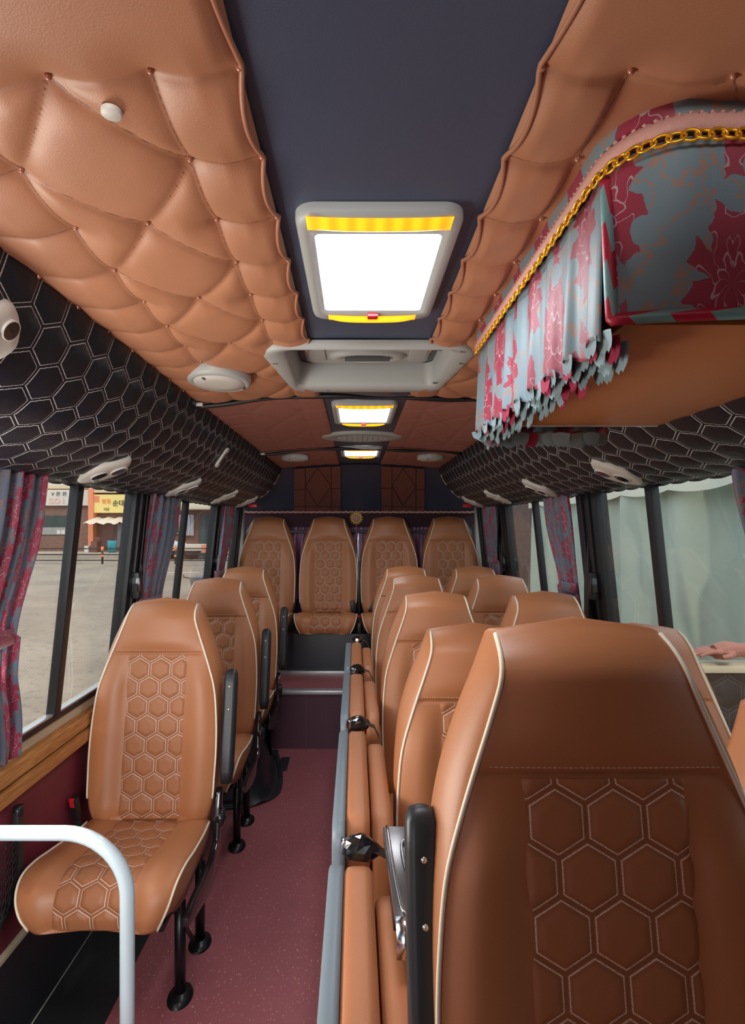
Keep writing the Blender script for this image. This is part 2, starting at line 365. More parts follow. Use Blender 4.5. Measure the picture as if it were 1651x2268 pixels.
def wall_strip(name, side, poly, y0, y1, mat, label, bevel=0):
    P = [(x, z) for x, z in poly]
    if side == 'r': P = [(mir(x), z) for x, z in P]
    m_ = MB(); m_.prism_y(P, y0, y1); return struct(name, m_.mesh(name, mat, bevel), label)
for sd, nm in (('l', 'left'), ('r', 'right')):
    wall_strip('wall_'+nm, sd, [(-1.03, -.05), (-.986, -.05), (-.985, .70), (-1.03, .70)], -.3, 4.98, M['wall'], 'burgundy vinyl lower wall on the %s side' % nm)
    wall_strip('baseboard_'+nm, sd, [(-.986, .236), (-.978, .236), (-.925, 0), (-.986, 0)], -.3, 3.63, M['vinyl'], 'black sloping skirting along the %s wall' % nm)
    wall_strip('trim_5', sd, [(-.985, .215), (-.972, .222), (-.972, .236), (-.985, .242)], -.3, 3.63, M['creamwall'], 'cream beading above the %s skirting' % nm, .003)
    wall_strip('trim_6', sd, [(-1.03, .662), (-.955, .662), (-.953, .703), (-.985, .706), (-1.03, .706)], -.3, 4.4, M['wood'], 'lower wood grain rail under the %s windows' % nm, .004)
    wall_strip('trim_7', sd, [(-1.03, .714), (-.955, .716), (-.957, .757), (-.99, .765), (-1.03, .765)], -.3, 4.4, M['wood'], 'upper wood grain rail under the %s windows' % nm, .004)
    wall_strip('trim_8', sd, [(-1.03, .757), (-.984, .757), (-.984, .800), (-1.03, .806)], -.3, 4.4, M['creamwall'], 'cream window sill strip on the %s' % nm)
    wall_strip('wall_'+nm, sd, [(-1.02, .3), (-1.0, .3), (-1.0, .78), (-1.02, .78)], -1.3, -.3, M['wall'], 'panel by the %s front corner' % nm)
    # roof side above the windows, hidden by the duct
    wall_strip('wall_'+nm, sd, [(-.925, 1.575), (-.905, 1.575), (-.56, 1.93), (-.60, 1.95)], -1.3, 4.98, M['navy'], 'dark roof side behind the %s duct' % nm)
# outer roof shell
mb = MB(); mb.box(-1.0, 1.07, -1.35, 5.05, 1.985, 2.0); struct('ceiling', mb.mesh('roof_skin', M['navy']), 'metal roof skin above the lining')

m_ = MB(); m_.tube([(-.925, .4, .008), (-.925, 2.6, .008)], .0022, 6); struct('trim_14', m_.mesh('edge_line', M['whitep']), 'thin pale line where the left skirting meets the floor')
# windows: glass panes with rubber frames and pillars
def sideq(side, y0, y1, z0, z1, off=0.0, th=.006):
    a = [(wx(z0)+off, z0), (wx(z1)+off, z1), (wx(z1)+off-th, z1), (wx(z0)+off-th, z0)]
    if side == 'r': a = [(mir(x), z) for x, z in a]
    m_ = MB(); return m_.prism_y(a, y0, y1)
def window(n, side, y0, y1, bars, label):
    w = thing('window_%d' % n, label, 'window', (0, 0, 0)); w['kind'] = 'structure'
    obj('pane', sideq(side, y0, y1, .80, 1.64).mesh('pane', M['glass']), w)
    f = sideq(side, y0, y1, .798, .816, .012, .03)
    for b in (y0, y1): f.v  # frame sides below
    obj('window_frame', f.mesh('sill_rubber', M['frame'], .003), w)
    if side == 'l': obj('channel', sideq(side, y0, y1, .816, .824, .010, .02).mesh('channel', M['alu'], .002), w, label='bright metal channel on the frame')
    for b in bars:
        obj('mullion', sideq(side, b-.02, b+.02, .81, 1.64, .014, .03).mesh('mullion', M['frame'], .004), w)
    return w
window(1, 'l', .55, 2.30, [1.84], 'large front sliding window in the left wall')
window(2, 'l', 2.46, 3.66, [3.02], 'second window in the left wall')
window(3, 'l', 3.92, 4.34, [], 'small rear side window in the left wall')
window(4, 'r', .55, 2.26, [1.86], 'large front sliding window in the right wall')
window(5, 'r', 2.46, 3.62, [3.06], 'second window in the right wall')
window(6, 'r', 4.0, 4.30, [], 'small rear side window in the right wall')
for sd, nm, L in (('l', 'left', ((-.3, .55, 'front'), (2.30, 2.46, 'middle'), (3.66, 3.92, 'rear'), (4.34, 4.47, 'last'))), ('r', 'right', ((-.3, .55, 'front'), (2.26, 2.46, 'middle'), (3.62, 4.0, 'rear'), (4.30, 4.47, 'last')))):
    for y0, y1, w_ in L:
        m_ = sideq(sd, y0, y1, .80, 1.64, .016, .05)
        # moulded ridges on the pillar
        for k in (.25, .6):
            yy = y0+(y1-y0)*k; q = sideq(sd, yy, yy+.025, .80, 1.63, .026, .02); m_.add(q.v, q.f, False)
        struct('wall_'+nm, m_.mesh('pillar', M['frame'], .004), 'black %s window pillar of the %s wall' % (w_, nm))
    # rear corner post made pale to stand for daylight at the quarter window
    m_ = MB(); xs = (-.955, -.895) if sd == 'l' else (.965, 1.025)
    m_.box(xs[0], xs[1], 4.50, 4.58, .64, 1.6); struct('wall_'+nm, m_.mesh('rear_post', M['postlit'], .015), 'rear corner post coloured pale for daylight beside the bench on the %s' % nm)
for sd, nm, yb in (('l', 'left', 2.33), ('r', 'right', 2.30), ('l', 'left', 3.72), ('r', 'right', 3.70)):
    x0 = wx(1.2)+.045; m_ = MB()
    xs = (x0-.03, x0+.005) if sd == 'l' else (mir(x0)-.005, mir(x0)+.03)
    m_.box(xs[0], xs[1], yb, yb+.05, 1.13, 1.24)
    lt = tag(obj('window_latch', m_.mesh('latch', M['black'], .006)), 'black window latch on the %s %s window pillar' % ('middle' if yb < 3 else 'rear', nm), 'latch')
    m2 = MB(); m2.box(xs[0]-.004, xs[1]+.004, yb-.006, yb+.010, 1.16, 1.22); obj('latch_button', m2.mesh('latch_button', M['gloss'], .003), lt)
    # black seat belt column with shoulder belt hanging down the pillar
    m3 = MB(); xx = wx(1.0)+.05 if sd == 'l' else mir(wx(1.0)+.05)
    m3.box(xx-.006, xx+.006, yb+.07, yb+.115, .75, 1.60); struct('trim_9', m3.mesh('pillar_cover', M['vinyl'], .004), 'black cover strip on the %s pillar' % nm)

# rear wall, rear window zone
mb = MB(); mb.box(-1.02, 1.09, 5.0, 5.04, 0, .95); mb.box(-1.02, 1.09, 5.0, 5.04, 1.42, 2.0); mb.box(-1.02, -.80, 5.0, 5.04, .95, 1.42); mb.box(.87, 1.09, 5.0, 5.04, .95, 1.42)
struct('wall_back', mb.mesh('wall_back', M['navy']), 'dark rear wall behind the bench')
mb = MB(); mb.box(-.80, .87, 5.01, 5.016, .95, 1.42); w = thing('window_7', 'rear window behind the mauve curtains', 'window'); w['kind'] = 'structure'; obj('pane', mb.mesh('rear_pane', M['glass']), w)
mb = MB(); mb.box(-1.0, 1.07, 4.84, 4.88, 1.425, 1.56); struct('trim_10', mb.mesh('pelmet', M['pelmet'], .006), 'dark burgundy pelmet above the rear seats')
mb = MB(); mb.tube([(x, 4.80+.004*math.sin(x*90), 1.552+.004*math.sin(x*140)) for x in np.linspace(-.99, 1.06, 120)], .011, 6); struct('trim_11', mb.mesh('lace', M['lace']), 'pink lace edging along the top of the rear pelmet')
# fill between last pillar and rear wall
for sd, nm in (('l', 'left'), ('r', 'right')):
    m_ = sideq(sd, 4.47, 5.0, .60, 1.0, .005, .03); struct('wall_'+nm, m_.mesh('rear_side', M['navy']), 'dark side panel beside the rear bench on the %s' % nm)
    w = thing('window_%d' % (8 if sd == 'l' else 9), 'narrow rear quarter window on the %s, bright with daylight' % nm, 'window'); w['kind'] = 'structure'; obj('pane', sideq(sd, 4.58, 5.0, 1.0, 1.62).mesh('pane', M['glass']), w); obj('window_frame', sideq(sd, 4.72, 4.735, 1.0, 1.45, .01, .02).mesh('slot', M['frame']), w)
# sloping rear headlining
def slope_strip(x0, x1, mat, nm, label, off=0):
    m_ = MB(); n = 9
    P = np.array([[((x0+(x1-x0)*i/8)*(1+.187*v*(1 if off else 0)), 4.07+.76*v-off*.3, (ceil_z(x0+(x1-x0)*i/8)-.012)*(1-v)+1.555*v+.03*math.sin(PI*v)-off) for i in range(9)] for v in np.linspace(0, 1, 12)])
    m_.grid(P); P2 = P.copy(); P2[:, :, 2] += .015; P2[:, :, 1] += .01; m_.grid(P2, flip=True)
    return struct(nm, m_.mesh(nm, mat), label)
slope_strip(-.98, 1.05, M['navy'], 'ceiling', 'navy headlining sloping down at the rear')
for x0, x1, sdn in ((-.44, -.105, 'left'), (.19, .50, 'right')):
    o_ = slope_strip(x0, x1, M['ceil2'], 'ceiling', 'brown stitched square on the sloping rear headlining, %s of centre' % sdn, .014)
    m_ = MB()   # stitched diamond lines
    def pt(u, v):
        x = x0+(x1-x0)*u; return (x*(1+.187*v), 4.07+.76*v-.0045-.004, (ceil_z(x)-.012)*(1-v)+1.555*v+.03*math.sin(PI*v)-.0165)
    for a, b in (((.5, .02), (.24, .45)), ((.24, .45), (.5, .85)), ((.5, .85), (.8, .45)), ((.8, .45), (.5, .02)), ((.24, 0), (.24, 1)), ((.8, 0), (.8, 1)), ((0, .5), (.24, .5)), ((.8, .5), (1, .5)), ((0, .85), (1, .87))):
        m_.tube([pt(a[0]+(b[0]-a[0])*k, a[1]+(b[1]-a[1])*k) for k in np.linspace(0, 1, 7)], .0018, 4)
    obj('seam', m_.mesh('seam', M['pelmet']), o_)

# ------------------------------------------------------------------ ceiling panels
def seam_list(c, Y, kmax):
    L = [((c[0], Y(0)), (c[4], Y(0)))]
    for k in range(0, kmax):
        if k: L += [((c[0], Y(k)), (c[1], Y(k))), ((c[3], Y(k)), (c[4], Y(k)))]
        L += [((c[i], Y(k)), (c[i], Y(k+1))) for i in (1, 3, 4)]
        if k % 2 == 0: L += [((c[2], Y(k)), (c[1], Y(k+1))), ((c[2], Y(k)), (c[3], Y(k+1)))]
        else: L += [((c[1], Y(k)), (c[2], Y(k+1))), ((c[3], Y(k)), (c[2], Y(k+1)))]
    return L
def segdist(X, Y, L):
    D = np.zeros(X.shape); kk_ = .0045; global DX; DX = np.full(X.shape, 9.)
    for (ax, ay), (bx, by) in L:
        dx, dy = bx-ax, by-ay; l2 = dx*dx+dy*dy
        t = np.clip(((X-ax)*dx+(Y-ay)*dy)/l2, 0, 1); dd = np.hypot(X-ax-t*dx, Y-ay-t*dy); DX = np.minimum(DX, dd); D += np.exp(-dd/kk_)
    return np.maximum(0, -kk_*np.log(D+1e-30))
HATCH = (-.185, .255, 1.375, 1.765)
def quilt_panel(x0, x1, y0, y1, L, amp, rad, mat, label, hole=None, nodes=(), st=.007, edge=.02):
    xs = np.linspace(x0, x1, max(8, int(abs(x1-x0)/st))+1); ys = np.linspace(y0, y1, int((y1-y0)/st)+1)
    X, Y = np.meshgrid(xs, ys); D = segdist(X, Y, L)
    h = amp*(1-np.exp(-D/(rad*.5)))*.8 + amp*.3*(1-np.exp(-(D/(rad*1.8))**1.5))
    DN = np.full(X.shape, 9.)
    for nx_, ny_ in nodes: DN = np.minimum(DN, np.hypot(X-nx_, Y-ny_))
    if len(nodes): h = (h+.0105*np.sin(np.clip(DN/.068, 0, 1)*PI/2))*np.clip(np.abs(X-(x0 if x0 < -.3 else x1))/.09+.12, 0, 1)
    h = np.where((X > .26) & (Y > .56) & (Y < 1.36), h*.25, h) if x0 > 0 and y0 < 0 else h
    e = np.minimum(np.minimum(np.abs(X-x0), np.abs(X-x1)), np.minimum(Y-y0, y1-Y)); h = h*np.clip(e/edge, 0, 1)**.5
    Z = CAMZ+.46-.03*((X-CX)/.565)**2-.008-h
    m_ = MB(); m_.grid(np.dstack([X, Y, Z]))
    if hole is not None:
        nx = len(xs); keep = []
        for f in m_.f:
            cx = sum(m_.v[i][0] for i in f)/4; cy = sum(m_.v[i][1] for i in f)/4
            if not (hole[0] < cx < hole[1] and hole[2] < cy < hole[3]): keep.append(f)
        m_.f = keep; m_.sm = [True]*len(keep)
    return struct('ceiling', m_.mesh('quilted_panel', mat, uv=np.dstack([DX, D*0]), fixn=False), label), Z
btn = MB(); btn.lathe([(0, -.0030), (.002, -.0026), (.0034, -.001), (.004, .002)], n=10); btn = btn.mesh('button', M['ceilbtn'])
cl = [-.113, -.200, -.300, -.405, -.533]
YK = lambda k: .551+.133*k
for sgn, nm in ((1, 'left'), (-1, 'right')):
    c = cl if sgn == 1 else [mir(x)-0.0 for x in cl]
    L = seam_list(c, YK, 10); x0, x1 = sorted((c[0], c[4]+(-.012 if sgn == 1 else .012)))
    nodes = [(c[i], YK(k)) for k in range(0, 10) for i in range(5) if (i != 2 or k % 2 == 0)]
    p, _ = quilt_panel(x0, x1, -.5, 1.895, L, .0085, .020, M['ceil'], 'tan button-tufted leather ceiling panel left of the navy strip' if sgn == 1 else 'tan button-tufted leather ceiling panel right of the navy strip', HATCH, nodes, st=.0048)
    for nx_, ny_ in nodes:
        if HATCH[2]-.06 < ny_ < HATCH[3]+.06 and HATCH[0]-.07 < nx_ < HATCH[1]+.07: continue
        o_ = obj('button', btn, p, (nx_, ny_, ceil_z(nx_)-.0105))
    # welt along the inner edge, scalloped between the buttons
    m_ = MB(); pts = []
    for y in np.linspace(-.5, 1.41, 220):
        f = abs(math.sin(PI*(y-.551)/.133))**.8 if y > .551 else math.sin(min(1, (.551-y)/.12)*PI/2)
        pts.append((c[0]+sgn*(.003-.009*f), y, ceil_z(c[0])-.009-.012*f))
    m_.tube(pts, .0032, 6); obj('welt', m_.mesh('welt', M['welt']), p)
    # rear panels, flatter with thin stitching
    for (ya, yb, lab) in ((1.915, 3.185, 'middle'), (3.215, 4.07, 'rear')):
        Y2 = lambda k, ya=ya: ya+.05+.20*k
        L2 = seam_list(c, Y2, int((yb-ya)/.20))
        quilt_panel(x0, x1, ya, yb, L2, .0035, .010, M['ceil2'], '%s brown stitched ceiling panel on the %s side' % (lab, nm), None, (), .009, .01)
for yy, lab in ((1.905, 'nearer'), (3.20, 'farther')):
    m_ = MB(); pts = [(x, yy+.004*math.sin(x*23), ceil_z(x)-.022-.004*math.sin(x*9)) for x in np.linspace(-.535, .605, 50)]
    m_.tube(pts, [.009*(.8+.3*math.sin(i*.4)) for i in range(50)], 6)
    s_ = struct('trim_12', m_.mesh('cross_seam', M['frame']), '%s black welt across the ceiling lining' % lab)
    m_ = MB(); m_.box(-.553, -.512, yy-.012, yy+.012, ceil_z(-.53)-.026, ceil_z(-.53)-.014); obj('end_cap', m_.mesh('end_cap', M['whitep'], .003), s_, label='pale end cap of the welt')
# navy centre strip
xs = np.linspace(-.125, .195, 14); ys = np.linspace(-.5, 4.07, 300)
X, Y = np.meshgrid(xs, ys); Z = CAMZ+.46-.03*((X-CX)/.565)**2-.004-.0008*np.sin(Y*9+X*20)
m_ = MB(); m_.grid(np.dstack([X, Y, Z])); k2 = [f for f in m_.f if not (HATCH[2] < sum(m_.v[i][1] for i in f)/4 < HATCH[3])]; m_.f = k2; m_.sm = [True]*len(k2)
struct('ceiling', m_.mesh('navy_strip', M['navy'], fixn=False), 'navy blue vinyl strip down the middle of the ceiling')

# ------------------------------------------------------------------ ceiling fittings
def frame_ring(outer, inner, z0, z1, m_=None):
    """flat ring between two equal-count outlines, from z0 (bottom) to z1 (top)"""
    m_ = m_ or MB(); n = len(outer)
    R = [[(x, y, z1) for x, y in outer], [(x, y, z0) for x, y in outer], [(x, y, z0) for x, y in inner], [(x, y, z1) for x, y in inner]]
    return m_.grid(R, closed_u=True)
def make_lamp(y0, y1, label):
    L_ = y1-y0; hw = .122; zc = ceil_z(CX)-.004
    t_ = thing('ceiling_lamp', label, 'lamp', (CX, y0, zc), 'lit lamps along the ceiling strip')
    out = rrect(-hw, hw, .004, L_, .03, 8); inn = rrect(-hw+.026, hw-.026, .055, L_-.05, .010, 8)
    fr_ = MB(); n = len(out); mid = [(x*.97, y0_*.985+.004) for x, y0_ in out]
    fr_.grid([[(x, y, 0) for x, y in out], [(x, y, -.012) for x, y in out], [(x, y, -.020) for x, y in mid], [(x, y, -.020) for x, y in inn], [(x, y, -.006) for x, y in inn]], closed_u=True)
    obj('frame', fr_.mesh('lamp_frame', M['grey']), t_)
    d = MB(); nx, ny = 13, 13
    P = [[(-hw+.026+(2*hw-.052)*i/(nx-1), .055+(L_-.105)*j/(ny-1), -.010-.010*(1-(2*i/(nx-1)-1)**2)*(1-(2*j/(ny-1)-1)**4)) for i in range(nx)] for j in range(ny)]
    d.grid(P); obj('diffuser', d.mesh('diffuser', M['lamp'], fixn=False), t_)
    for k, (a, b, mt) in enumerate(((.010, .046, M['amberbulbs']), (L_-.020, L_+.006, M['amber']))):
        q = MB(); nn = 25
        P = []
        for j in range(6):
            v = j/5; row = []
            for i in range(nn):
                u = 2*i/(nn-1)-1; wd = hw*(.86 if k == 0 else .74)
                curve = (-.004*(u*u) if k == 0 else .0)
                yy = a+(b-a)*v+(0 if k == 0 else -.008*u*u); row.append((u*wd, yy+curve, -.0206-.008*math.sin(PI*v)*(1-abs(u)**6)))
            P.append(row)
        q.grid(P); obj('amber_lens', q.mesh('amber_lens', mt), t_, label='glowing amber lens strip')
    q = MB(); q.box(-.010, .012, L_-.040, L_-.020, -.028, -.018); obj('switch', q.mesh('switch', M['red'], .003), t_, label='small red push switch')
    return t_
make_lamp(.787, 1.19, 'large lit ceiling lamp with amber ends nearest the front')
make_lamp(2.03, 2.42, 'lit ceiling lamp just behind the grey roof hatch')
make_lamp(3.19, 3.56, 'farthest lit ceiling lamp behind the oval ceiling vent')

# roof hatch
t_ = thing('roof_hatch', 'grey plastic roof escape hatch with recessed handle behind the big lamp', 'hatch', (CX, 1.58, ceil_z(CX)))
out = [(x, y) for x, y in rrect(-.268, .268, -.215, .235, .055, 8)]
out = [(x*(1-.16*max(0, y)/.235), y) for x, y in out]
inn = rrect(-.208, .208, -.192, .170, .03, 8)
def zc_(x): return ceil_z(x+CX)-ceil_z(CX)
m_ = MB()
m_.grid([[(x, y, zc_(x)-.004) for x, y in out], [(x, y, zc_(x)-.022) for x, y in out], [(x*.97, y*.97, zc_(x)-.027) for x, y in out], [(x*1.03, y*1.03, zc_(x)-.024) for x, y in inn], [(x, y, -.018) for x, y in inn], [(x*.97, y*.97, .046) for x, y in inn]], closed_u=True)
obj('frame', m_.mesh('hatch_frame', M['grey']), t_)
m_ = MB(); m_.prism([(x*1.02, y*1.02) for x, y in inn], .048, .053); obj('seal', m_.mesh('hatch_seal', M['greyd']), t_, label='dark rubber gap round the lid')
m_ = MB(); lid = rrect(-.180, .180, -.175, .140, .03, 6); m_.prism(lid, .036, .050); obj('lid', m_.mesh('hatch_lid', M['grey'], .006), t_)
lidp = t_.children[-1]
m_ = MB(); m_.lathe([(.11, .038), (.108, .028), (.095, .022), (.08, .024), (.07, .030)], n=40, sx=1, sy=.42, c=(0, .05, 0)); m_.lathe([(.07, .0305), (0, .0305)], n=40, sx=1, sy=.42, c=(0, .05, 0)); obj('handle', m_.mesh('hatch_handle', M['grey']), t_)
m_ = MB(); m_.prism(rrect(-.065, .065, .040, .056, .004, 3), .018, .0285); obj('handle_slot', m_.mesh('slot', M['greyd'], .002), t_.children[-1], label='dark grip slot')
for sx in (-1, 1):
    m_ = MB(); m_.box(sx*.145-.025, sx*.145+.025, .0, .10, .031, .040); obj('lid_block', m_.mesh('lid_block', M['grey'], .004), t_.children[2] if False else t_)
for x, y in ((-.15, -.203), (.17, -.203), (-.245, -.10), (.245, -.10), (-.205, .11), (.205, .11), (.23, -.198), (-.12, .205)):
    m_ = MB(); m_.box(x-.007, x+.007, y-.0016, y+.0016, zc_(x)-.0285, zc_(x)-.024); obj('clip_slot', m_.mesh('clip_slot', M['greyd']), t_)

# oval ceiling vent
t_ = thing('ceiling_vent', 'oval grey ceiling air vent between the two farther lamps', 'vent', (CX, 2.82, ceil_z(CX)))
m_ = MB(); m_.lathe([(.205, -.004), (.205, -.014), (.195, -.020), (.135, -.020), (.125, -.014)], n=48, sy=.66); obj('rim', m_.mesh('vent_rim', M['grey']), t_)
m_ = MB(); m_.lathe([(.128, -.014), (0, -.014)], n=48, sy=.66); obj('grille', m_.mesh('vent_grille', M['greyd']), t_)
m_ = MB()
for k in range(-6, 7):
    y = k*.012; w_ = .122*math.sqrt(max(0, 1-(y/.082)**2)); m_.box(-w_, w_, y-.002, y+.002, -.020, -.013)
for k in range(-4, 5):
    x = k*.026; w_ = .080*math.sqrt(max(0, 1-(x/.126)**2)); m_.box(x-.002, x+.002, -w_, w_, -.021, -.013)
obj('slats', m_.mesh('vent_slats', M['grey']), t_)

def speaker(x, y, r, label, sy=1.0):
    t_ = thing('ceiling_speaker', label, 'speaker', (x, y, ceil_z(x)-.018), 'round ceiling speakers')
    m_ = MB(); m_.lathe([(r, .008), (r, -.010), (r*.97, -.018), (r*.86, -.022), (r*.78, -.018), (r*.76, -.012)], n=40, sy=sy); obj('rim', m_.mesh('speaker_rim', M['grey']), t_)
    m_ = MB(); m_.lathe([(r*.80, -.018), (r*.78, -.022), (r*.4, -.0245), (0, -.0255)], n=40, sy=sy); obj('grille', m_.mesh('speaker_grille', M['whitep']), t_)
    for a in (-.35, .9):
        m_ = MB(); m_.box(-.004, .003, -.010, .010, -.0245, -.018); mt_ = Matrix.Translation((r*.88*math.sin(a), -r*.88*math.cos(a)*.9*(1 if a < 0 else -1)*-1*-1, 0)); m_.rot(mt_); obj('screw', m_.mesh('screw', M['greyd']), t_)
speaker(-.385, 1.60, .088, 'large round grey ceiling speaker in the left tufted panel', 1.25)
speaker(-.37, 3.46, .082, 'small round grey speaker in the rear left ceiling panel')
speaker(.46, 3.44, .082, 'small round grey speaker in the rear right ceiling panel')
m_ = MB(); m_.lathe([(.0105, .004), (.0105, .0), (.009, -.001), (0, -.0013)], n=24)
t_ = tag(obj('ceiling_plug', m_.mesh('plug', M['whitep']), None, (-.250, .579, ceil_z(-.25)-.0298)), 'small white round plug in the left tufted ceiling', 'plug')

# ------------------------------------------------------------------ overhead air ducts with hexagon quilting
PROF = [(-.528, 1.872), (-.545, 1.822), (-.568, 1.768), (-.608, 1.708), (-.672, 1.648), (-.765, 1.598), (-.855, 1.568), (-.925, 1.566)]
pp = smoothpath(PROF, 84); al = np.concatenate([[0], np.cumsum(np.hypot(*np.diff(pp, axis=0).T))]); ALEN = al[-1]
tn = np.gradient(pp, axis=0); tn /= np.linalg.norm(tn, axis=1)[:, None]; nrm = np.stack([-tn[:, 1], tn[:, 0]], 1)
nrm *= np.sign(nrm[:, :1]*1.0+1e-9)   # pointing into the cabin (+x)
nrm = np.where((nrm[:, :1] < 0), -nrm, nrm)
def prof_at(s):          # arclength -> (x, z, nx, nz, tx, tz)
    return (np.interp(s, al, pp[:, 0]), np.interp(s, al, pp[:, 1]), np.interp(s, al, nrm[:, 0]), np.interp(s, al, nrm[:, 1]), np.interp(s, al, tn[:, 0]), np.interp(s, al, tn[:, 1]))
HC = .096
for sd, nm in ((1, 'left'), (-1, 'right')):
    ys = np.linspace(-.45, 4.07, 640); A, Yg = np.meshgrid(al, ys)
    u = Yg/HC; v = A/(HC*.82)+.3
    e = hexdist(v, u)             # cell long axis along the bus
    e = hexdist(u*1.0, v)
    h = .0055*np.clip((e-.05)/.22, 0, 1)**.6
    Xg = pp[None, :, 0]+nrm[None, :, 0]*h; Zg = pp[None, :, 1]+nrm[None, :, 1]*h
    if sd == -1: Xg = 2*CX-Xg
    m_ = MB(); m_.grid(np.dstack([Xg, Yg+0*Xg, Zg]), flip=(sd == 1))
    t_ = thing('overhead_duct', 'black overhead air duct with white hexagon stitching on the %s side' % nm, 'air duct', (0, 0, 0), 'hexagon quilted overhead ducts')
    obj('quilted_cover', m_.mesh('quilted_cover', M['duct'], uv=np.dstack([u, v]), fixn=False), t_)
    m_ = MB(); pts = [((x if sd == 1 else mir(x)), 4.078, z) for x, z in [(-.485, 1.873)]+[tuple(p) for p in pp[::4]]]; m_.tube(pts, .0045, 6)
    obj('piping', m_.mesh('duct_piping', M['pipe']), t_, label='cream piping on the rear end of the duct')
    m_ = MB(); poly = [((x if sd == 1 else mir(x)), z) for x, z in [tuple(p) for p in pp[::6]]]+[((-.93 if sd == 1 else mir(-.93)), 1.7), ((-.58 if sd == 1 else mir(-.58)), 1.93)]
    m_.prism_y(poly, 4.066, 4.072); obj('end_panel', m_.mesh('end_panel', M['navy']), t_)

def make_vent(sd, yc, s_c, label, sx=1.0, rot=0.0, size=(.085, .075)):
    """rounded diamond plate hugging the duct profile, with swivel nozzles"""
    x, z, nx, nz, tx, tz = prof_at(s_c)
    if sd == -1: x = mir(x); nx = -nx; tx = -tx
    t_ = thing('air_vent', label, 'air vent', (x, yc, z), 'white air vents under the ducts')
    N = Vector((nx, 0, nz)).normalized(); T = Vector((tx, 0, tz)).normalized(); Yv = Vector((0, 1, 0))
    a, b = size
    def P3(u, v, w): return tuple(T*u+Yv*v+N*w)
    m_ = MB(); rings = []
    for k, (sc, w) in enumerate(((1.0, -.006), (1.0, .006), (.94, .011), (.55, .013), (.0, .013))):
        row = []
        for i in range(40):
            th = 2*PI*i/40; q = 1/(abs(math.cos(th))**1.45+abs(math.sin(th))**1.45)**(1/1.45)
            u_, v_ = a*q*math.cos(th)*sc, b*q*math.sin(th)*sc
            # rest the plate on the curved duct
            s2 = s_c+u_; x2, z2, *_r = prof_at(min(max(s2, 0), ALEN)); x2 = mir(x2) if sd == -1 else x2
            off = Vector((x2, 0, z2))-Vector((x, 0, z))
            row.append(tuple(off+Yv*v_+N*(w+.004)))
        rings.append(row)
    m_.grid(rings, closed_u=True); obj('plate', m_.mesh('vent_plate', M['whitep']), t_)
    ks = a/.088
    for (cu, cv) in ((-.030*ks, .022*ks), (.014*ks, -.02*ks)):
        q = MB(); base = [(.027*ks, .012), (.027*ks, .0195), (.025*ks, .0205), (.023*ks, .0195)]
        q.grid([[P3(cu+r*math.cos(2*PI*i/20), cv+r*math.sin(2*PI*i/20), w) for i in range(20)] for r, w in base], closed_u=True)
        nz_ = obj('nozzle', q.mesh('nozzle', M['whitep']), t_)
        q = MB(); q.grid([[P3(cu+r*math.cos(2*PI*i/20), cv+r*math.sin(2*PI*i/20), .0202) for i in range(20)] for r in (.0235*ks, .001)], closed_u=True)
        for kk in ((-1, 0, 1) if a > .08 else ()):
            q.add([P3(cu-.013, cv+kk*.008-.0010, .0220), P3(cu+.013, cv+kk*.008-.0010, .0220), P3(cu+.013, cv+kk*.008+.0010, .0220), P3(cu-.013, cv+kk*.008+.0010, .0220)], [(0, 1, 2, 3)], False)
        obj('louvre', q.mesh('louvre', M['gloss']), nz_, label='dark louvre opening')
    q = MB(); q.tube([P3(.045, .0, .014), P3(.05, .012, .017), P3(.04, .026, .015)], .004, 6); obj('lever', q.mesh('lever', M['grey']), t_)
    return t_
sv = np.interp(.175, [0, 1], [0, 1])
def s_of(slope_z):   # arclength where profile reaches height slope_z
    return float(np.interp(-slope_z, -pp[:, 1], al))
for sd, nm, ys_ in ((1, 'left', (.93, 1.70, 2.48, 3.26, 3.92)), (-1, 'right', (1.02, 1.78, 2.52, 3.27, 3.95))):
    names = ('nearest', 'second', 'third', 'fourth', 'farthest')
    for k, y in enumerate(ys_):
        sc_ = s_of(1.602)
        if sd == 1 and k == 0: sc_ = s_of(1.74); y = .90
        make_vent(sd, y, sc_, '%s white air vent under the %s black duct' % (names[k], nm), size=((.060, .055) if (sd == 1 and k == 0) else (.088, .075)))
for sd, nm, yy, cc in ((1, 'left', 3.98, 'left'), (-1, 'right', 4.0, 'right')):
    m_ = MB(); x, z, *_r = prof_at(s_of(1.60)); x = x if sd == 1 else mir(x); m_.box(-.03, .03, -.02, .02, -.02, .004)
    tag(obj('tail_reflector', m_.mesh('reflector', M['red'], .006), None, (x+sd*.02, 4.09, z-.012)), 'small red piece at the rear end of the %s duct' % nm, 'reflector')
# slim reading switch plate on left duct
x, z, nx, nz, tx, tz = prof_at(s_of(1.735)); m_ = MB(); N = Vector((nx, 0, nz)); T = Vector((tx, 0, tz)); Yv = Vector((0, 1, 0))
poly = rrect(-.050, .050, -.018, .018, .016, 5)
m_.add([tuple(T*u_+Yv*v_+N*.004) for u_, v_ in poly]+[tuple(T*u_+Yv*v_+N*.014) for u_, v_ in poly], [tuple(range(len(poly)))[::-1], tuple(range(len(poly), 2*len(poly)))]+[(i, (i+1) % len(poly), len(poly)+(i+1) % len(poly), len(poly)+i) for i in range(len(poly))], False)
t_ = tag(obj('coat_hook', m_.mesh('hook_plate', M['whitep'], .002), None, (x, 2.46, z)), 'slim pale hook plate on the side of the left duct', 'hook')
m_ = MB(); m_.add([tuple(T*u_*.6+Yv*v_*.5+N*.016) for u_, v_ in poly], [tuple(range(len(poly)))], False); obj('slot', m_.mesh('hook_slot', M['greyd']), t_)

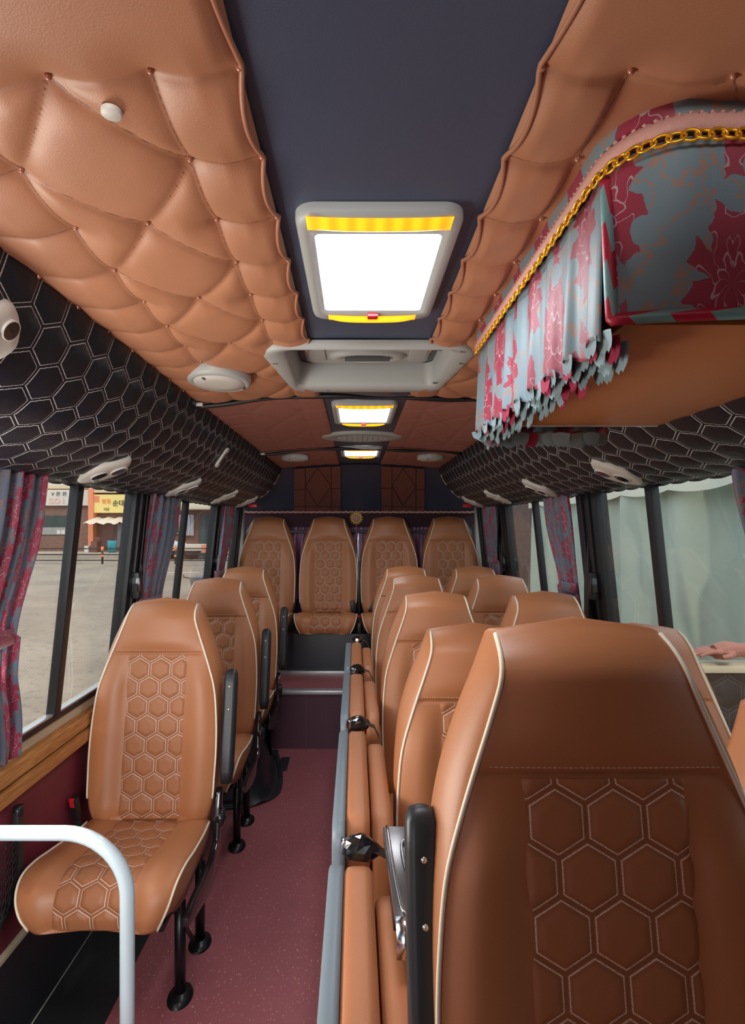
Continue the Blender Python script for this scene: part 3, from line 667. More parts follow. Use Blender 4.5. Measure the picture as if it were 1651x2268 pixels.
# ------------------------------------------------------------------ passenger seats
LBK = .76; ZB = .40; REC = math.radians(10)
HWF = [(0, .200), (.08, .216), (.2, .222), (.35, .224), (.48, .219), (.6, .207), (.7, .184), (.76, .168), (.85, .143), (.92, .126), (1, .119)]
HWB = [(0, .205), (.08, .222), (.2, .226), (.35, .229), (.48, .228), (.6, .223), (.7, .214), (.76, .203), (.85, .179), (.92, .155), (1, .128)]
SEAM = .755
def back_front(x, s):          # depth of the front face (negative = toward the sitter)
    hw = smooth_tab(s, HWF); ax = np.abs(x)
    bol = np.clip((ax-.108)/(hw-.108+1e-6), 0, 1)
    y = -.020*np.sin(PI*np.clip(bol, 0, 1))**1.0*np.clip((SEAM-s)/.15, 0, 1)
    head = np.clip((s-SEAM)/.05, 0, 1)
    y = y-head*.020*(1-(ax/hw)**2)*np.clip((1.02-s)/.1, 0, 1)**.5
    y = y+.005*np.exp(-((s-SEAM)/.006)**2)*np.clip((hw*.97-ax)/.01, 0, 1)+.012*np.clip((.05-s)/.05, 0, 1)
    y = y+.060*np.clip((s-.90)/.10, 0, 1)**2.2
    return y
def recl(P):
    P = np.asarray(P, float); y, z = P[..., 1].copy(), P[..., 2].copy(); c, s = math.cos(REC), math.sin(REC)
    P = P.copy(); P[..., 1] = y*c+z*s; P[..., 2] = z*c-y*s+ZB; return P
def back_point(x, s):
    hw = smooth_tab(s, HWF)
    return np.stack(np.broadcast_arrays(x, back_front(x, s), s*LBK+.012*(1-(x/hw)**2)*np.clip((s-.85)/.15, 0, 1)), -1)
Srow = np.unique(np.concatenate([np.linspace(0, 1, 44), SEAM+np.array([-.014, -.008, -.004, 0, .004, .008, .014]), np.linspace(.92, 1, 9)]))
rows = []
for s in Srow:
    hf = float(smooth_tab(s, HWF)); hb = float(smooth_tab(s, HWB)); dep = .115-.02*s
    xf = hf*np.sin(np.linspace(-1, 1, 35)*PI/2)*.25+hf*np.linspace(-1, 1, 35)*.75
    F = back_point(xf, np.full(35, s)); yF = F[-1, 1]; zt = F[-1, 2]; zb = zt-.02*max(0, (s-.9)/.1)
    yb = max(dep, yF+.028)
    side = [(hf+(hb-hf)*a, yF+(yb-yF)*b, zt) for a, b in ((.35, .10), (.70, .28), (.95, .5), (1.0, .68), (.97, .85), (.90, .97))]
    B = [(-x*.9 * hb/hf, yb+.012*(1-(x/hf)**2), zt+.008*(1-(x/hf)**2)*max(0, (s-.85)/.15)) for x in np.linspace(-hf, hf, 17)[1:-1]]
    ring = list(map(tuple, F))+side+B+[(-x, y, z) for x, y, z in side[::-1]]
    rows.append(ring)
rows = np.array(rows); top = rows[-1]; cen = top.mean(0)
cap = []
for k, sc in enumerate((.86, .6, .25, .01)):
    r_ = cen+(top-cen)*np.array([sc if k else .95, sc, 1]); r_[:, 2] += (.004, .007, .009, .010)[k]; cap.append(r_)
bot = rows[0]; cb = bot.mean(0); capb = [cb+(bot-cb)*np.array([.01, .01, 1])]
m_ = MB(); m_.grid(recl(np.array(capb+list(rows)+cap)), closed_u=True)
ME = {}
ME['back'] = m_.mesh('backrest', M['seat'])
# quilted insert of the backrest
def insert_grid(fn, x0, x1, nx, svals, vlen, du, name, amp=.005):
    xs = np.linspace(x0, x1, nx); X, Sg = np.meshgrid(xs, svals); V = np.interp(Sg, svals, vlen)
    u = X/.0765+du; v = V/.0765+.18; e = hexdist(u, v)
    h = amp*(.25+.75*np.clip((e-.06)/.16, 0, 1)**.7)
    ed = np.minimum(np.clip((X-x0)/.012, 0, 1), np.clip((x1-X)/.012, 0, 1)); h = h*ed-.001*(1-ed)
    P, Nn = fn(X, Sg); P = P+Nn*h[..., None]
    m = MB(); m.grid(P); return m.mesh(name, M['seat_hex'], uv=np.dstack([u, v]))
sv_ = np.linspace(.012, SEAM-.006, 150)
ME['back_insert'] = insert_grid(lambda X, s: (recl(back_point(X, s)), np.broadcast_to(np.array([0, -math.cos(REC), math.sin(REC)]), X.shape+(3,))), -.110, .110, 62, sv_, (sv_[-1]-sv_)*LBK*1.0, .35, 'back_insert')
# piping down both sides of the back
m_ = MB()
for sgn in (-1, 1):
    ss = np.linspace(.10, .995, 60); pts = []
    for s in ss:
        hf = float(smooth_tab(s, HWF)); p = recl(back_point(np.array(sgn*hf), np.array(s))); pts.append(tuple(p+np.array([sgn*.0015, -.001, 0])))
    m = MB(); m.tube(pts, .0036, 6); ME['pipe%d' % sgn] = m.mesh('back_piping', M['pipe'])
m_ = MB()
for k in range(44):
    x = -.150+.300*k/43
    a = recl(back_point(np.array(x), np.array(SEAM+.0135))); b = recl(back_point(np.array(x+.0046), np.array(SEAM+.0135)))
    m_.tube([tuple(a+np.array([0, -.0008, 0])), tuple(b+np.array([0, -.0008, 0]))], .0007, 4)
ME['stitch'] = m_.mesh('stitching', M['thread'])
# cushion
CP = smoothpath([(.02, .398), (-.09, .405), (-.22, .425), (-.31, .440), (-.375, .437), (-.412, .408), (-.426, .360), (-.418, .318)], 60)
cor = smoothpath([(.02, .318), (-.09, .318), (-.20, .315), (-.27, .315), (-.31, .320), (-.335, .325), (-.345, .320), (-.35, .316)], 60)
ca = np.concatenate([[0], np.cumsum(np.hypot(*np.diff(CP, axis=0).T))]); CL = ca[-1]; ctn = np.gradient(CP, axis=0); ctn /= np.linalg.norm(ctn, axis=1)[:, None]; cn = np.stack([ctn[:, 1], -ctn[:, 0]], 1)
cn = np.where(cn[:, 1:2]*1.0+(-cn[:, 0:1]) < 0, -cn, cn)
HWC = [(0, .210), (.3, .219), (.6, .224), (.75, .221), (.86, .209), (1, .176)]
def cush(X, t):       # t in 0..1
    s = t*CL; y = np.interp(s, ca, CP[:, 0]); z = np.interp(s, ca, CP[:, 1]); ny = np.interp(s, ca, cn[:, 0]); nz = np.interp(s, ca, cn[:, 1])
    hw = smooth_tab(t, HWC); bol = np.clip((np.abs(X)-.11)/(hw-.11), 0, 1); h = .013*np.sin(PI*bol)
    P = np.stack([X, y+ny*h, z+nz*h], -1); N = np.stack([0*X, ny+0*X, nz+0*X], -1); return P, N
rows = []
for i, t in enumerate(np.linspace(0, 1, 61)):
    hw = float(smooth_tab(t, HWC)); xs = hw*np.linspace(-1, 1, 31); P, N = cush(xs, np.full(31, t)); c_ = np.array([cor[i][0], cor[i][1]]); e = np.array([P[-1][1], P[-1][2]])
    r_ = [(hw*k1, *(e+(c_-e)*k2)) for k1, k2 in ((1.012, .12), (1.0, .5), (.96, .95), (.8, 1.0))]
    rows.append(list(map(tuple, P))+r_+[(-x, y, z) for x, y, z in r_[::-1]])
rows = np.array(rows); e0, e1 = rows[0], rows[-1]
m_ = MB(); m_.grid(np.array([e0.mean(0)+(e0-e0.mean(0))*.02]+list(rows)+[e1.mean(0)+(e1-e1.mean(0))*.5, e1.mean(0)+(e1-e1.mean(0))*.02]), closed_u=True); ME['cushion'] = m_.mesh('seat_cushion', M['seat'])
tv = np.linspace(.03, .985, 130); ME['cushion_insert'] = insert_grid(lambda X, t: cush(X, t), -.112, .112, 62, tv, tv*CL, .5, 'seat_insert')
for sgn in (-1, 1):
    pts = []
    for t in np.linspace(.04, 1, 60):
        hw = float(smooth_tab(t, HWC)); P, N = cush(np.array(sgn*hw), np.array(t)); pts.append(tuple(P+N*.001+np.array([sgn*.002, 0, 0])))
    m = MB(); m.tube(pts, .0036, 6); ME['cpipe%d' % sgn] = m.mesh('cushion_piping', M['pipe'])
# raised armrest, along the backrest
m_ = MB(); A = []
prof_a = [(0, .036, .052), (.04, .044, .060), (.12, .046, .056), (.25, .046, .050), (.34, .046, .052), (.375, .044, .046), (.388, .034, .030)]
rows = []
for z, w_, d_ in prof_a:
    off = -.010*math.cos(z/.38*PI); rows.append([(x, y+off, z) for x, y in rrect(-w_/2, w_/2, -d_/2, d_/2, .012, 4)])
c0, c1 = np.array(rows[0]), np.array(rows[-1])
rr = [c0.mean(0)+(c0-c0.mean(0))*.02]+[np.array(r) for r in rows]+[c1.mean(0)+(c1-c1.mean(0))*.5+np.array([0, 0, .004]), c1.mean(0)+(c1-c1.mean(0))*.02+np.array([0, 0, .005])]
m_.grid(np.array(rr), closed_u=True); ME['armrest'] = m_.mesh('armrest', M['arm'])
def screw_mesh(r=.0045):
    m = MB(); m.lathe([(r, .004), (r, 0), (r*.8, -.0015), (0, -.0015)], n=12, axis='y'); return m.mesh('screw', M['steel'])
ME['screw'] = screw_mesh()
# side bracket on the aisle side, frame, legs
m_ = MB(); poly = [(.055, .50), (.075, .47), (.06, .36), (-.02, .235), (-.10, .22), (-.30, .265), (-.36, .285), (-.36, .312), (-.28, .318), (-.08, .312), (-.01, .34), (.01, .44), (.03, .49)]
m_.prism_x(poly, -.010, .010); ME['bracket'] = m_.mesh('side_bracket', M['gloss'], .004)
m_ = MB(); m_.lathe([(0, -.02), (.028, -.018), (.032, 0), (.028, .010), (0, .012)], n=20, axis='x', c=(0, .03, .40)); ME['recliner'] = m_.mesh('recliner_knob', M['gloss'])
def leg_mesh(y, z1=.29):
    m = MB(); m.tube([(0, y, .012), (0, y, z1)], .0170, 12)
    return m.mesh('leg', M['blackmetal'])
ME['legf'] = leg_mesh(-.255); ME['legr'] = leg_mesh(-.035, .28)
def foot_mesh(y):
    m = MB(); m.lathe([(0, .020), (.018, .019), (.024, .012), (.036, .008), (.038, 0)], n=24, sy=1.35, c=(0, y, 0)); return m.mesh('foot_plate', M['blackmetal'])
ME['footf'] = foot_mesh(-.255); ME['footr'] = foot_mesh(-.035)
m_ = MB()
for y in (-.255, -.035): m_.box(-.20, .20, y-.016, y+.016, .262, .298)
for x in (-.17, .17): m_.box(x-.012, x+.012, -.38, .02, .286, .312)
m_.tube([(.185, -.27, .27), (.185, -.10, .06)], .008, 6)
ME['frame'] = m_.mesh('seat_frame', M['blackmetal'], .003)
# belt buckle on a stalk
m_ = MB(); m_.box(-.013, .013, -.012, .012, 0, .085); ME['buckle'] = m_.mesh('belt_buckle', M['black'], .005)
m_ = MB(); m_.box(-.009, .009, -.0135, -.004, .055, .0875); ME['bbtn'] = m_.mesh('release_button', M['red'], .002)
m_ = MB(); m_.box(-.010, .010, -.004, .004, -.16, .005); ME['stalk'] = m_.mesh('belt_stalk', M['vinyl'], .001)
# fixed plinth bracket (raised seats)
def seat(label, group, loc, arm=0, legs=True, buckle=0, skirt=0.0, pbelt=0):
    t_ = thing('passenger_seat', label, 'seat', loc, group)
    b = obj('backrest', ME['back'], t_)
    obj('quilted_insert', ME['back_insert'], b, label='hexagon stitched leather insert')
    obj('piping', ME['pipe-1'], b, label='cream piping'); obj('piping', ME['pipe1'], b, label='cream piping')
    obj('stitching', ME['stitch'], b)
    c = obj('seat_cushion', ME['cushion'], t_)
    obj('quilted_insert', ME['cushion_insert'], c, label='hexagon stitched leather insert')
    obj('piping', ME['cpipe-1'], c, label='cream piping'); obj('piping', ME['cpipe1'], c, label='cream piping')
    if arm:
        a = obj('armrest', ME['armrest'], t_, (arm*(.262 if arm > 0 else .234), .055 if arm > 0 else .075, .515), label='black armrest folded upright'); a.rotation_euler = (-REC, 0, 0)
        for z in (.10, .25, .33): obj('screw', ME['screw'], a, (0, -.0295+ .010*(-math.cos(z/.38*PI))+.0035, z))
        br = obj('side_bracket', ME['bracket'], t_, (arm*.236, 0, 0)); obj('recliner_knob', ME['recliner'], t_, (arm*.25, 0, 0))
    if legs:
        f = obj('seat_frame', ME['frame'], t_)
        for x in ((.19,) if loc[0] < 0 else (-.19,)):
            for k in ('f', 'r'):
                l_ = obj('leg', ME['leg'+k], t_, (x, 0, 0)); obj('foot_plate', ME['foot'+k], l_)
    if buckle:
        q = obj('belt_buckle', ME['buckle'], t_, (buckle*.238, -.02, .42)); q.rotation_euler = (.25, 0, buckle*.2)
        obj('release_button', ME['bbtn'], q, label='red release button'); obj('belt_stalk', ME['stalk'], q)
    if skirt:
        m = MB(); m.box(-.20, .20, -.36, .02, -skirt, .285); obj('pedestal', m.mesh('pedestal', M['black'], .006), t_)
    return t_
LX = -.722; RA = .331; RW = .786
seat('single tan leather seat nearest the pale grab rail in the left column', 'single seats on the left', (LX, 1.97, 0), arm=1, buckle=-1)
seat('single tan leather seat in the left column, directly behind the one by the grab rail', 'single seats on the left', (LX+.005, 2.77, .005), arm=1)
seat('farthest single seat of the left column, in front of the rear bench', 'single seats on the left', (LX+.005, 3.50, .012), arm=1)
seat('largest and nearest tan leather seat, front right, beside the black armrest', 'double seats on the right', (RA-.004, .645, .137), arm=-1, legs=False, skirt=.137)
seat('front right window seat, only its cream piped edge showing at the right of the picture', 'double seats on the right', (RW, .74, 0))
for k, (y, z, nm) in enumerate(((1.40, .0, 'second'), (2.16, .003, 'third'), (2.89, .008, 'fourth'), (3.545, .012, 'fifth'))):
    seat('tan leather seat on the aisle side in the %s row on the right' % nm, 'double seats on the right', (RA+.002, y, z), arm=0)
    seat('tan leather window seat in the %s row on the right' % nm, 'double seats on the right', (RW, y, z), arm=0)
for x, nm in ((-.70, 'leftmost'), (-.212, 'second from left'), (.272, 'third from left'), (.76, 'rightmost')):
    seat('%s tall tan seat of the rear bench row below the pelmet' % nm, 'rear bench seats', (x, 4.40, .355), legs=False)
# belts and buckles between the two middle rear seats
t_ = thing('seat_belt', 'black seat belt stalks with a red button between the two middle rear seats', 'seat belt', (.03, 4.30, .73))
for dx, rz, h in ((-.035, .1, .14), (.065, -.45, .15)):
    m_ = MB(); m_.tube([(dx*.4, 0, -.06), (dx*.8, -.01, .02), (dx*1.2, -.02, .05)], .012, 6); obj('stalk', m_.mesh('stalk', M['vinyl']), t_)
    m_ = MB(); m_.box(-.018, .018, -.010, .010, 0, h*.7); m_.rot(Matrix.Translation((dx*1.2, -.02, .04)) @ Matrix.Rotation(-rz, 4, 'Y')); obj('buckle', m_.mesh('buckle', M['black'], .008), t_)
m_ = MB(); m_.box(-.012, .012, -.045, -.03, -.01, .03); obj('release_button', m_.mesh('rb', M['red'], .003), t_, label='red release button')
m_ = MB(); m_.box(.019, .041, 4.45, 4.49, .66, 1.15); m_.box(.016, .044, 4.02, 4.45, .66, .74)
tag(obj('belt_post', m_.mesh('belt_post', M['black'], .006)), 'black post between the two middle rear seats', 'post')

# ------------------------------------------------------------------ folded jump seats along the aisle
def rounded_slab(x0, x1, y0, y1, z0, z1, r0, r1, puff, mat, name):
    """upright slab in the y-z plane with rounded corners and soft edges"""
    out = []
    for cy, cz, a, r in ((y1-r1, z1-r1, 0, r1), (y0+r0, z1-r0, 90, r0), (y0+.04, z0+.04, 180, .04), (y1-.04, z0+.04, 270, .04)):
        for k in range(8):
            t = math.radians(a+90*k/7); out.append((cy+r*math.cos(t), cz+r*math.sin(t)))
    out = np.array(out); c = out.mean(0); rows = []
    w = x1-x0
    prof = [(0, .80), (0.0, .93), (.12, .985), (.3, 1.0), (.7, 1.0), (.88, .985), (1.0, .93), (1.0, .80)] if puff else [(0, .96), (.1, 1.0), (.9, 1.0), (1, .985)]
    rows.append([(x0-puff*.3, c[0]+(p[0]-c[0])*.02, c[1]+(p[1]-c[1])*.02) for p in out])
    if puff: rows.append([(x0-puff*.2, c[0]+(p[0]-c[0])*.5, c[1]+(p[1]-c[1])*.5) for p in out])
    for q, sc in prof:
        d = (1-sc)*.16
        rr_ = []
        for p in out:
            v = p-c; L_ = np.hypot(*v); v2 = v*(L_-d)/L_; rr_.append((x0+w*q, c[0]+v2[0], c[1]+v2[1]))
        rows.append(rr_)
    if puff: rows.append([(x1+puff*.6, c[0]+(p[0]-c[0])*.5, c[1]+(p[1]-c[1])*.5) for p in out])
    rows.append([(x1+puff*.8, c[0]+(p[0]-c[0])*.02, c[1]+(p[1]-c[1])*.02) for p in out])
    m = MB(); m.grid(rows, closed_u=True); return m.mesh(name, mat)
ME['jshell'] = rounded_slab(0, .030, 0, .68, .20, .750, .05, .09, 0, M['shell'], 'shell')
ME['jc1'] = rounded_slab(.031, .088, .02, .665, .24, .752, .05, .08, .004, M['jump'], 'back_cushion')
ME['jc2'] = rounded_slab(.092, .142, .02, .63, .26, .742, .08, .14, .008, M['jump'], 'seat_cushion')
m_ = MB(); m_.tube([(.062, .06, .004), (.062, .06, .24)], .012, 8); m_.tube([(.062, .60, .004), (.062, .60, .24)], .012, 8); m_.box(.03, .095, .04, .62, .205, .225)
ME['jleg'] = m_.mesh('support_legs', M['blackmetal'])
def latch_mesh():
    m = MB(); r = random.Random(3)
    rows = []
    for k, (z, sc) in enumerate(((0, .9), (.010, 1.05), (.022, 1.0), (.034, .75), (.042, .35), (.044, .02))):
        rows.append([(.040*sc*math.cos(a)*(1+.15*math.sin(3*a+k)), .030*sc*math.sin(a)*(1+.2*math.cos(2*a+k)), z) for a in np.linspace(0, 2*PI, 15)[:-1]])
    m.grid(rows, closed_u=True); me = m.mesh('latch', M['gloss'])
    for p in me.polygons: p.use_smooth = False
    return me
ME['latch'] = latch_mesh()
m_ = MB(); pts = [(.03, .0, .02), (.055, -.01, .012), (.072, -.02, -.02), (.076, -.025, -.07)]
for w0 in (0,): 
    P = [[(x, y-.018, z) for x, y, z in pts], [(x+.002, y+.018, z) for x, y, z in pts]]; m_.grid(P)
ME['strap'] = m_.mesh('strap', M['vinyl'])
m_ = MB(); m_.box(-.042, -.030, -.012, .012, .005, .03); ME['lclip'] = m_.mesh('clip', M['chrome'], .003)
def jump_seat(y, label, x=-.053, k=0):
    t_ = thing('jump_seat', label, 'folding seat', (x, y, 0), 'folded jump seats along the aisle')
    obj('shell', ME['jshell'], t_, label='grey plastic seat shell'); obj('back_cushion', ME['jc1'], t_); obj('seat_cushion', ME['jc2'], t_); obj('support_legs', ME['jleg'], t_)
    l_ = obj('latch', ME['latch'], t_, (.062, .672, .735), label='glossy black latch on top'); l_.rotation_euler = (.1*k, .1, .5*k); obj('clip', ME['lclip'], l_); obj('strap', ME['strap'], t_, (.062, .665, .735))
    return t_
jump_seat(.52, 'folded jump seat nearest the camera, upright with grey shell, beside the large black armrest')
jump_seat(1.27, 'second folded jump seat along the aisle, two tan cushions beside a grey shell', k=1)
jump_seat(2.00, 'third folded jump seat along the aisle, before the rear step', k=2)
jump_seat(2.70, 'farthest folded jump seat at the end of the aisle row', k=3)
# hinge bracket between nearest jump seat and the large seat
t_ = thing('hinge_bracket', 'dark glossy metal hinge bracket between the nearest jump seat and the black armrest', 'bracket', (.075, .98, .84))
m_ = MB(); m_.add([(-.022, .11, .012), (.060, .11, .012), (.050, -.10, -.02), (-.012, -.10, -.02), (-.022, .11, -.01), (.060, .11, -.01), (.050, -.10, -.04), (-.012, -.10, -.04)], [(0, 1, 2, 3), (7, 6, 5, 4), (0, 4, 5, 1), (1, 5, 6, 2), (2, 6, 7, 3), (3, 7, 4, 0)], False)
obj('plate', m_.mesh('bracket_plate', M['bracket'], .004), t_)
for pts in ([(-.014, .105, .014), (-.010, .02, .004), (-.002, -.08, -.012), (.006, -.098, -.017)], [(.022, .105, .014), (.020, .07, .010), (.010, .055, .007), (.012, 0, .0), (.026, -.095, -.016)], [(.040, .105, .014), (.042, .06, .009), (.046, -.05, -.008)]):
    m_ = MB(); m_.tube(smoothpath(pts, 16), .0028, 6); obj('rib', m_.mesh('rib', M['chrome']), t_, label='bright pressed rib')
for x0, x1 in ((-.012, .017), (.021, .046)):
    m_ = MB(); P = []
    for k in range(9):
        a = PI*k/8*.62; P.append([(x0, -.098-.030*math.sin(a)*1.0, -.020-.034*(1-math.cos(a))), (x0, -.100-.030*math.sin(a), -.018-.034*(1-math.cos(a))), (x1, -.100-.030*math.sin(a), -.018-.034*(1-math.cos(a))), (x1, -.098-.030*math.sin(a), -.024-.034*(1-math.cos(a)))])
    m_.grid(P, closed_u=True); obj('roll', m_.mesh('roll', M['chrome']), t_, label='rolled chrome end')
m_ = MB(); m_.box(-.01, .03, -.02, .08, -.42, -.02); obj('post', m_.mesh('post', M['blackmetal'], .004), t_)

# ------------------------------------------------------------------ grab rail, net, wheel cover
m_ = MB(); pts = [(-.975, 1.25, .751), (-.80, 1.25, .751)]
for k in range(13):
    a = PI/2*k/12; pts.append((-.645+.140*math.sin(a), 1.25, .751-.140*(1-math.cos(a))))
pts += [(-.505, 1.25, .40), (-.505, 1.25, .012)]
m_.tube(pts, .0160, 20); t_ = tag(obj('grab_rail', m_.mesh('grab_rail', M['rail'])), 'pale blue painted tubular grab rail bending down in front of the left seat', 'handrail')
m_ = MB(); m_.lathe([(.0, .012), (.03, .012), (.034, 0)], n=20, c=(-.505, 1.25, 0)); obj('foot_flange', m_.mesh('flange', M['rail']), t_)
m_ = MB(); m_.lathe([(0, .012), (.03, .012), (.034, 0)], n=20, axis='x', c=(-.984, 1.25, .751)); obj('wall_flange', m_.mesh('flange', M['rail']), t_)
t_ = thing('net_pocket', 'black net pocket with black bars on the burgundy left wall behind the grab rail', 'net', (-.965, 1.6, .5))
m_ = MB(); m_.box(-.010, .006, .005, .035, -.105, .115); obj('bar', m_.mesh('bar', M['vinyl'], .003), t_)
m_ = MB(); m_.tube([(0, .03, -.095), (0, -.10, -.16), (0, -.55, -.33)], .013, 8); obj('bar', m_.mesh('bar2', M['vinyl']), t_)
m_ = MB(); m_.lathe([(0, .012), (.013, .010), (.015, -.012), (.010, -.02)], n=10, c=(-.002, .02, .118)); obj('peg', m_.mesh('peg', M['black']), t_)
m_ = MB()
def npt(u, v): return (.006+.012*math.sin(PI*u), .01-.50*u, .06-.0*u-(.15+.22*u)*v+.01*math.sin(7*u+3*v))
for k in range(15):
    m_.tube([npt(k/14, v) for v in np.linspace(0, 1, 8)], .0013, 4); 
for k in range(9): m_.tube([npt(u, k/8) for u in np.linspace(0, 1, 14)], .0013, 4)
for k in range(-8, 15): 
    seg = [(max(0, min(1, (k+j)/14)), j/8) for j in range(9) if 0 <= k+j <= 14]
    if len(seg) > 1: m_.tube([npt(*p) for p in seg], .0011, 4)
obj('net', m_.mesh('net', M['vinyl']), t_)
# wheel arch cover
t_ = thing('wheel_arch_cover', 'black vinyl cover over the wheel arch under the left seats', 'wheel arch', (-.7, 3.2, 0))
nx, ny = 46, 56; ys = np.linspace(-.352, .40, ny); us = np.linspace(0, 1, nx); Y = np.repeat(ys[:, None], nx, 1)
xm = np.minimum(.245+.055*np.cos(ys*4.2+.6), .07+np.sqrt(np.clip(.235**2-np.clip(-.12-ys, 0, .2349)**2, 0, 1))); X = -.27+(xm[:, None]+.27)*us[None, :]
edge = .205+.055*np.cos(Y*4.2+.6)
gx = np.clip((edge-X)/.13, 0, 1); gx = gx*gx*(3-2*gx); gy = np.clip((Y+.315)/.25, 0, 1); gy = np.sin(gy*PI/2)**.8
Z = .42*gx*gy*(1-.1*np.clip(X+.1, 0, 1))+.008+.010*np.sin(X*26+Y*9)*gx*gy+.006*np.sin(Y*40+X*13)*gx*gy*(1-gy)
rad = np.hypot(np.clip(X-.04, 0, 9), np.clip(-.14-Y, 0, 9)); 
m_ = MB(); m_.grid(np.dstack([X, Y, Z])); ke = list(m_.f)
for f in ():
    cx = sum(m_.v[i][0] for i in f)/4; cy = sum(m_.v[i][1] for i in f)/4
    if cx < .245+.055*math.cos(cy*4.2+.6) and math.hypot(max(0, cx-.07), max(0, -.12-cy)) < .235: ke.append(f)
m_.f = ke; m_.sm = [True]*len(ke); me = m_.mesh('cover', M['vinyl']); c_ = obj('cover', me, t_)
md = c_.modifiers.new('t', 'SOLIDIFY'); md.thickness = .003
m_ = MB(); m_.tube([(.245+.055*math.cos(y*4.2+.6)-.02, y, .014) for y in np.linspace(.0, .30, 12)], .004, 5); m_.box(.245, .30, .10, .27, .004, .012); obj('flap', m_.mesh('flap', M['vinyl'], .002), t_)

# ------------------------------------------------------------------ curtains
def curtain(side, y0, y1, top, bot, tie, label, folds, anchor='far', tiefrac=.55, seed=0, band=True, tag_='damaskc'):
    """gathered curtain hanging along the side wall; narrower at the tie"""
    r = np.random.default_rng(seed); nu, nv = folds*14, 70; u = np.linspace(0, 1, nu); zz = np.linspace(top, bot, nv); P = np.zeros((nv, nu, 3)); UV = np.zeros((nv, nu, 2))
    ph = r.uniform(0, 6.28, 4); w = abs(y1-y0)
    for j, z in enumerate(zz):
        g = math.exp(-((z-tie)/.20)**2); f = 1-(1-tiefrac)*g
        if z < tie: f = max(f, 1-(1-tiefrac)*.75*math.exp(-((z-tie)/.5)**2))
        ww = w*f; ya = y0 if anchor == 'near' else y1-ww
        y = ya+ww*u+.004*np.sin(u*23+z*8+ph[2]); amp = .016*(1-.55*g)
        x = wx(z)+.050+amp*np.sin(2*PI*folds*u+ph[0]+.8*math.sin(z*5+ph[1]))+.006*np.sin(2*PI*folds*2.3*u+ph[3]+z*3)
        P[j, :, 0] = x if side == 'l' else 2*CX-x; P[j, :, 1] = y; P[j, :, 2] = z
        UV[j, :, 0] = u*w*2.3+ph[0]*.1; UV[j, :, 1] = z
    m = MB(); m.grid(P); t_ = tag(obj('curtain', m.mesh('curtain', M[tag_], uv=UV, fixn=False)), label, 'curtain', 'damask side curtains')
    sm = t_.modifiers.new('t', 'SOLIDIFY'); sm.thickness = .0015
    if band:
        ww = w*tiefrac; ya = (y0 if anchor == 'near' else y1-ww)-.006; xc = wx(tie)+.050; xc = xc if side == 'l' else 2*CX-xc
        m = MB(); rows = []
        for dz in (-.022, -.02, 0, .02, .022):
            rr_ = .024 if abs(dz) < .0215 else .018
            rows.append([(xc+rr_*math.cos(a), ya+(ww+.012)*(.5+.5*math.sin(a)), tie+dz) for a in np.linspace(0, 2*PI, 33)[:-1]])
        uvb = [[(k*.01, j*.02) for k in range(32)] for j in range(5)]
        m.grid(rows, closed_u=True); obj('tieback', m.mesh('tieback', M[tag_], uv=uvb), t_)
    return t_
curtain('l', 1.15, 1.56, 1.60, .80, 1.145, 'gathered damask curtain at the left edge of the picture by the front left window', 7, 'near', .80, 1)
curtain('l', 2.37, 2.72, 1.60, .90, 1.10, 'damask curtain on the middle pillar of the left wall', 4, 'near', .72, 2)
curtain('l', 3.66, 3.93, 1.60, .90, 1.12, 'damask curtain on the rear pillar of the left wall', 3, 'near', .7, 3)
curtain('r', .95, 1.40, 1.60, .85, 1.18, 'damask curtain at the right edge of the picture by the front right window', 7, 'near', .78, 4)
curtain('r', 2.47, 2.77, 1.60, .90, 1.16, 'damask curtain on the middle pillar of the right wall', 4, 'near', .62, 5)
curtain('r', 3.70, 4.06, 1.60, .90, 1.20, 'damask curtain on the rear pillar of the right wall', 3, 'far', .6, 6)
# mauve satin rear curtains
for k, (x0, x1, pos) in enumerate(((-.81, -.37, 'left end'), (-.385, .032, 'left of the gold ornament'), (.028, .44, 'right of the gold ornament'), (.43, .88, 'right end'))):
    nu = 90; u = np.linspace(0, 1, nu); zz = np.linspace(1.44, .80, 20); P = np.zeros((20, nu, 3))
    for j, z in enumerate(zz):
        P[j, :, 0] = x0+(x1-x0)*u*(1-.04*math.sin(j/19*PI)); P[j, :, 1] = 4.90+.018*np.sin(u*2*PI*7+k)+.004*np.sin(u*50+j*.2); P[j, :, 2] = z
    m_ = MB(); m_.grid(P); tag(obj('rear_curtain', m_.mesh('rear_curtain', M['satin'], fixn=False)), 'mauve satin curtain of the rear window, %s' % pos, 'curtain', 'mauve rear curtains')
m_ = MB(); m_.tube([(-.95, 4.86, 1.385), (1.0, 4.86, 1.385)], .014, 10); tag(obj('curtain_rail', m_.mesh('rail', M['greyd'])), 'dark rail behind the rear seat heads below the pelmet', 'rail')
# gold ornament with pendant
t_ = thing('gold_ornament', 'gold flower shaped ornament hanging from the middle of the rear pelmet', 'ornament', (.011, 4.80, 1.50))
m_ = MB()
for k in range(14):
    a = 2*PI*k/14; c, s = math.cos(a), math.sin(a)
    m_.tube([(.020*c, 0, .020*s), (.045*math.cos(a+.12), -.008, .045*math.sin(a+.12)), (.058*math.cos(a+.35), -.002, .058*math.sin(a+.35))], [.010, .009, .003], 6)
obj('petals', m_.mesh('petals', M['gold']), t_)
m_ = MB(); m_.lathe([(.034, 0), (.032, -.012), (.02, -.018), (0, -.02)], n=20, axis='y'); obj('centre', m_.mesh('centre', M['lace']), t_, label='pale embossed centre disc')
m_ = MB(); m_.tube([(0, 0, -.05), (.004, .002, -.20), (.020, 0, -.46)], .004, 6); obj('cord', m_.mesh('cord', M['satin']), t_)

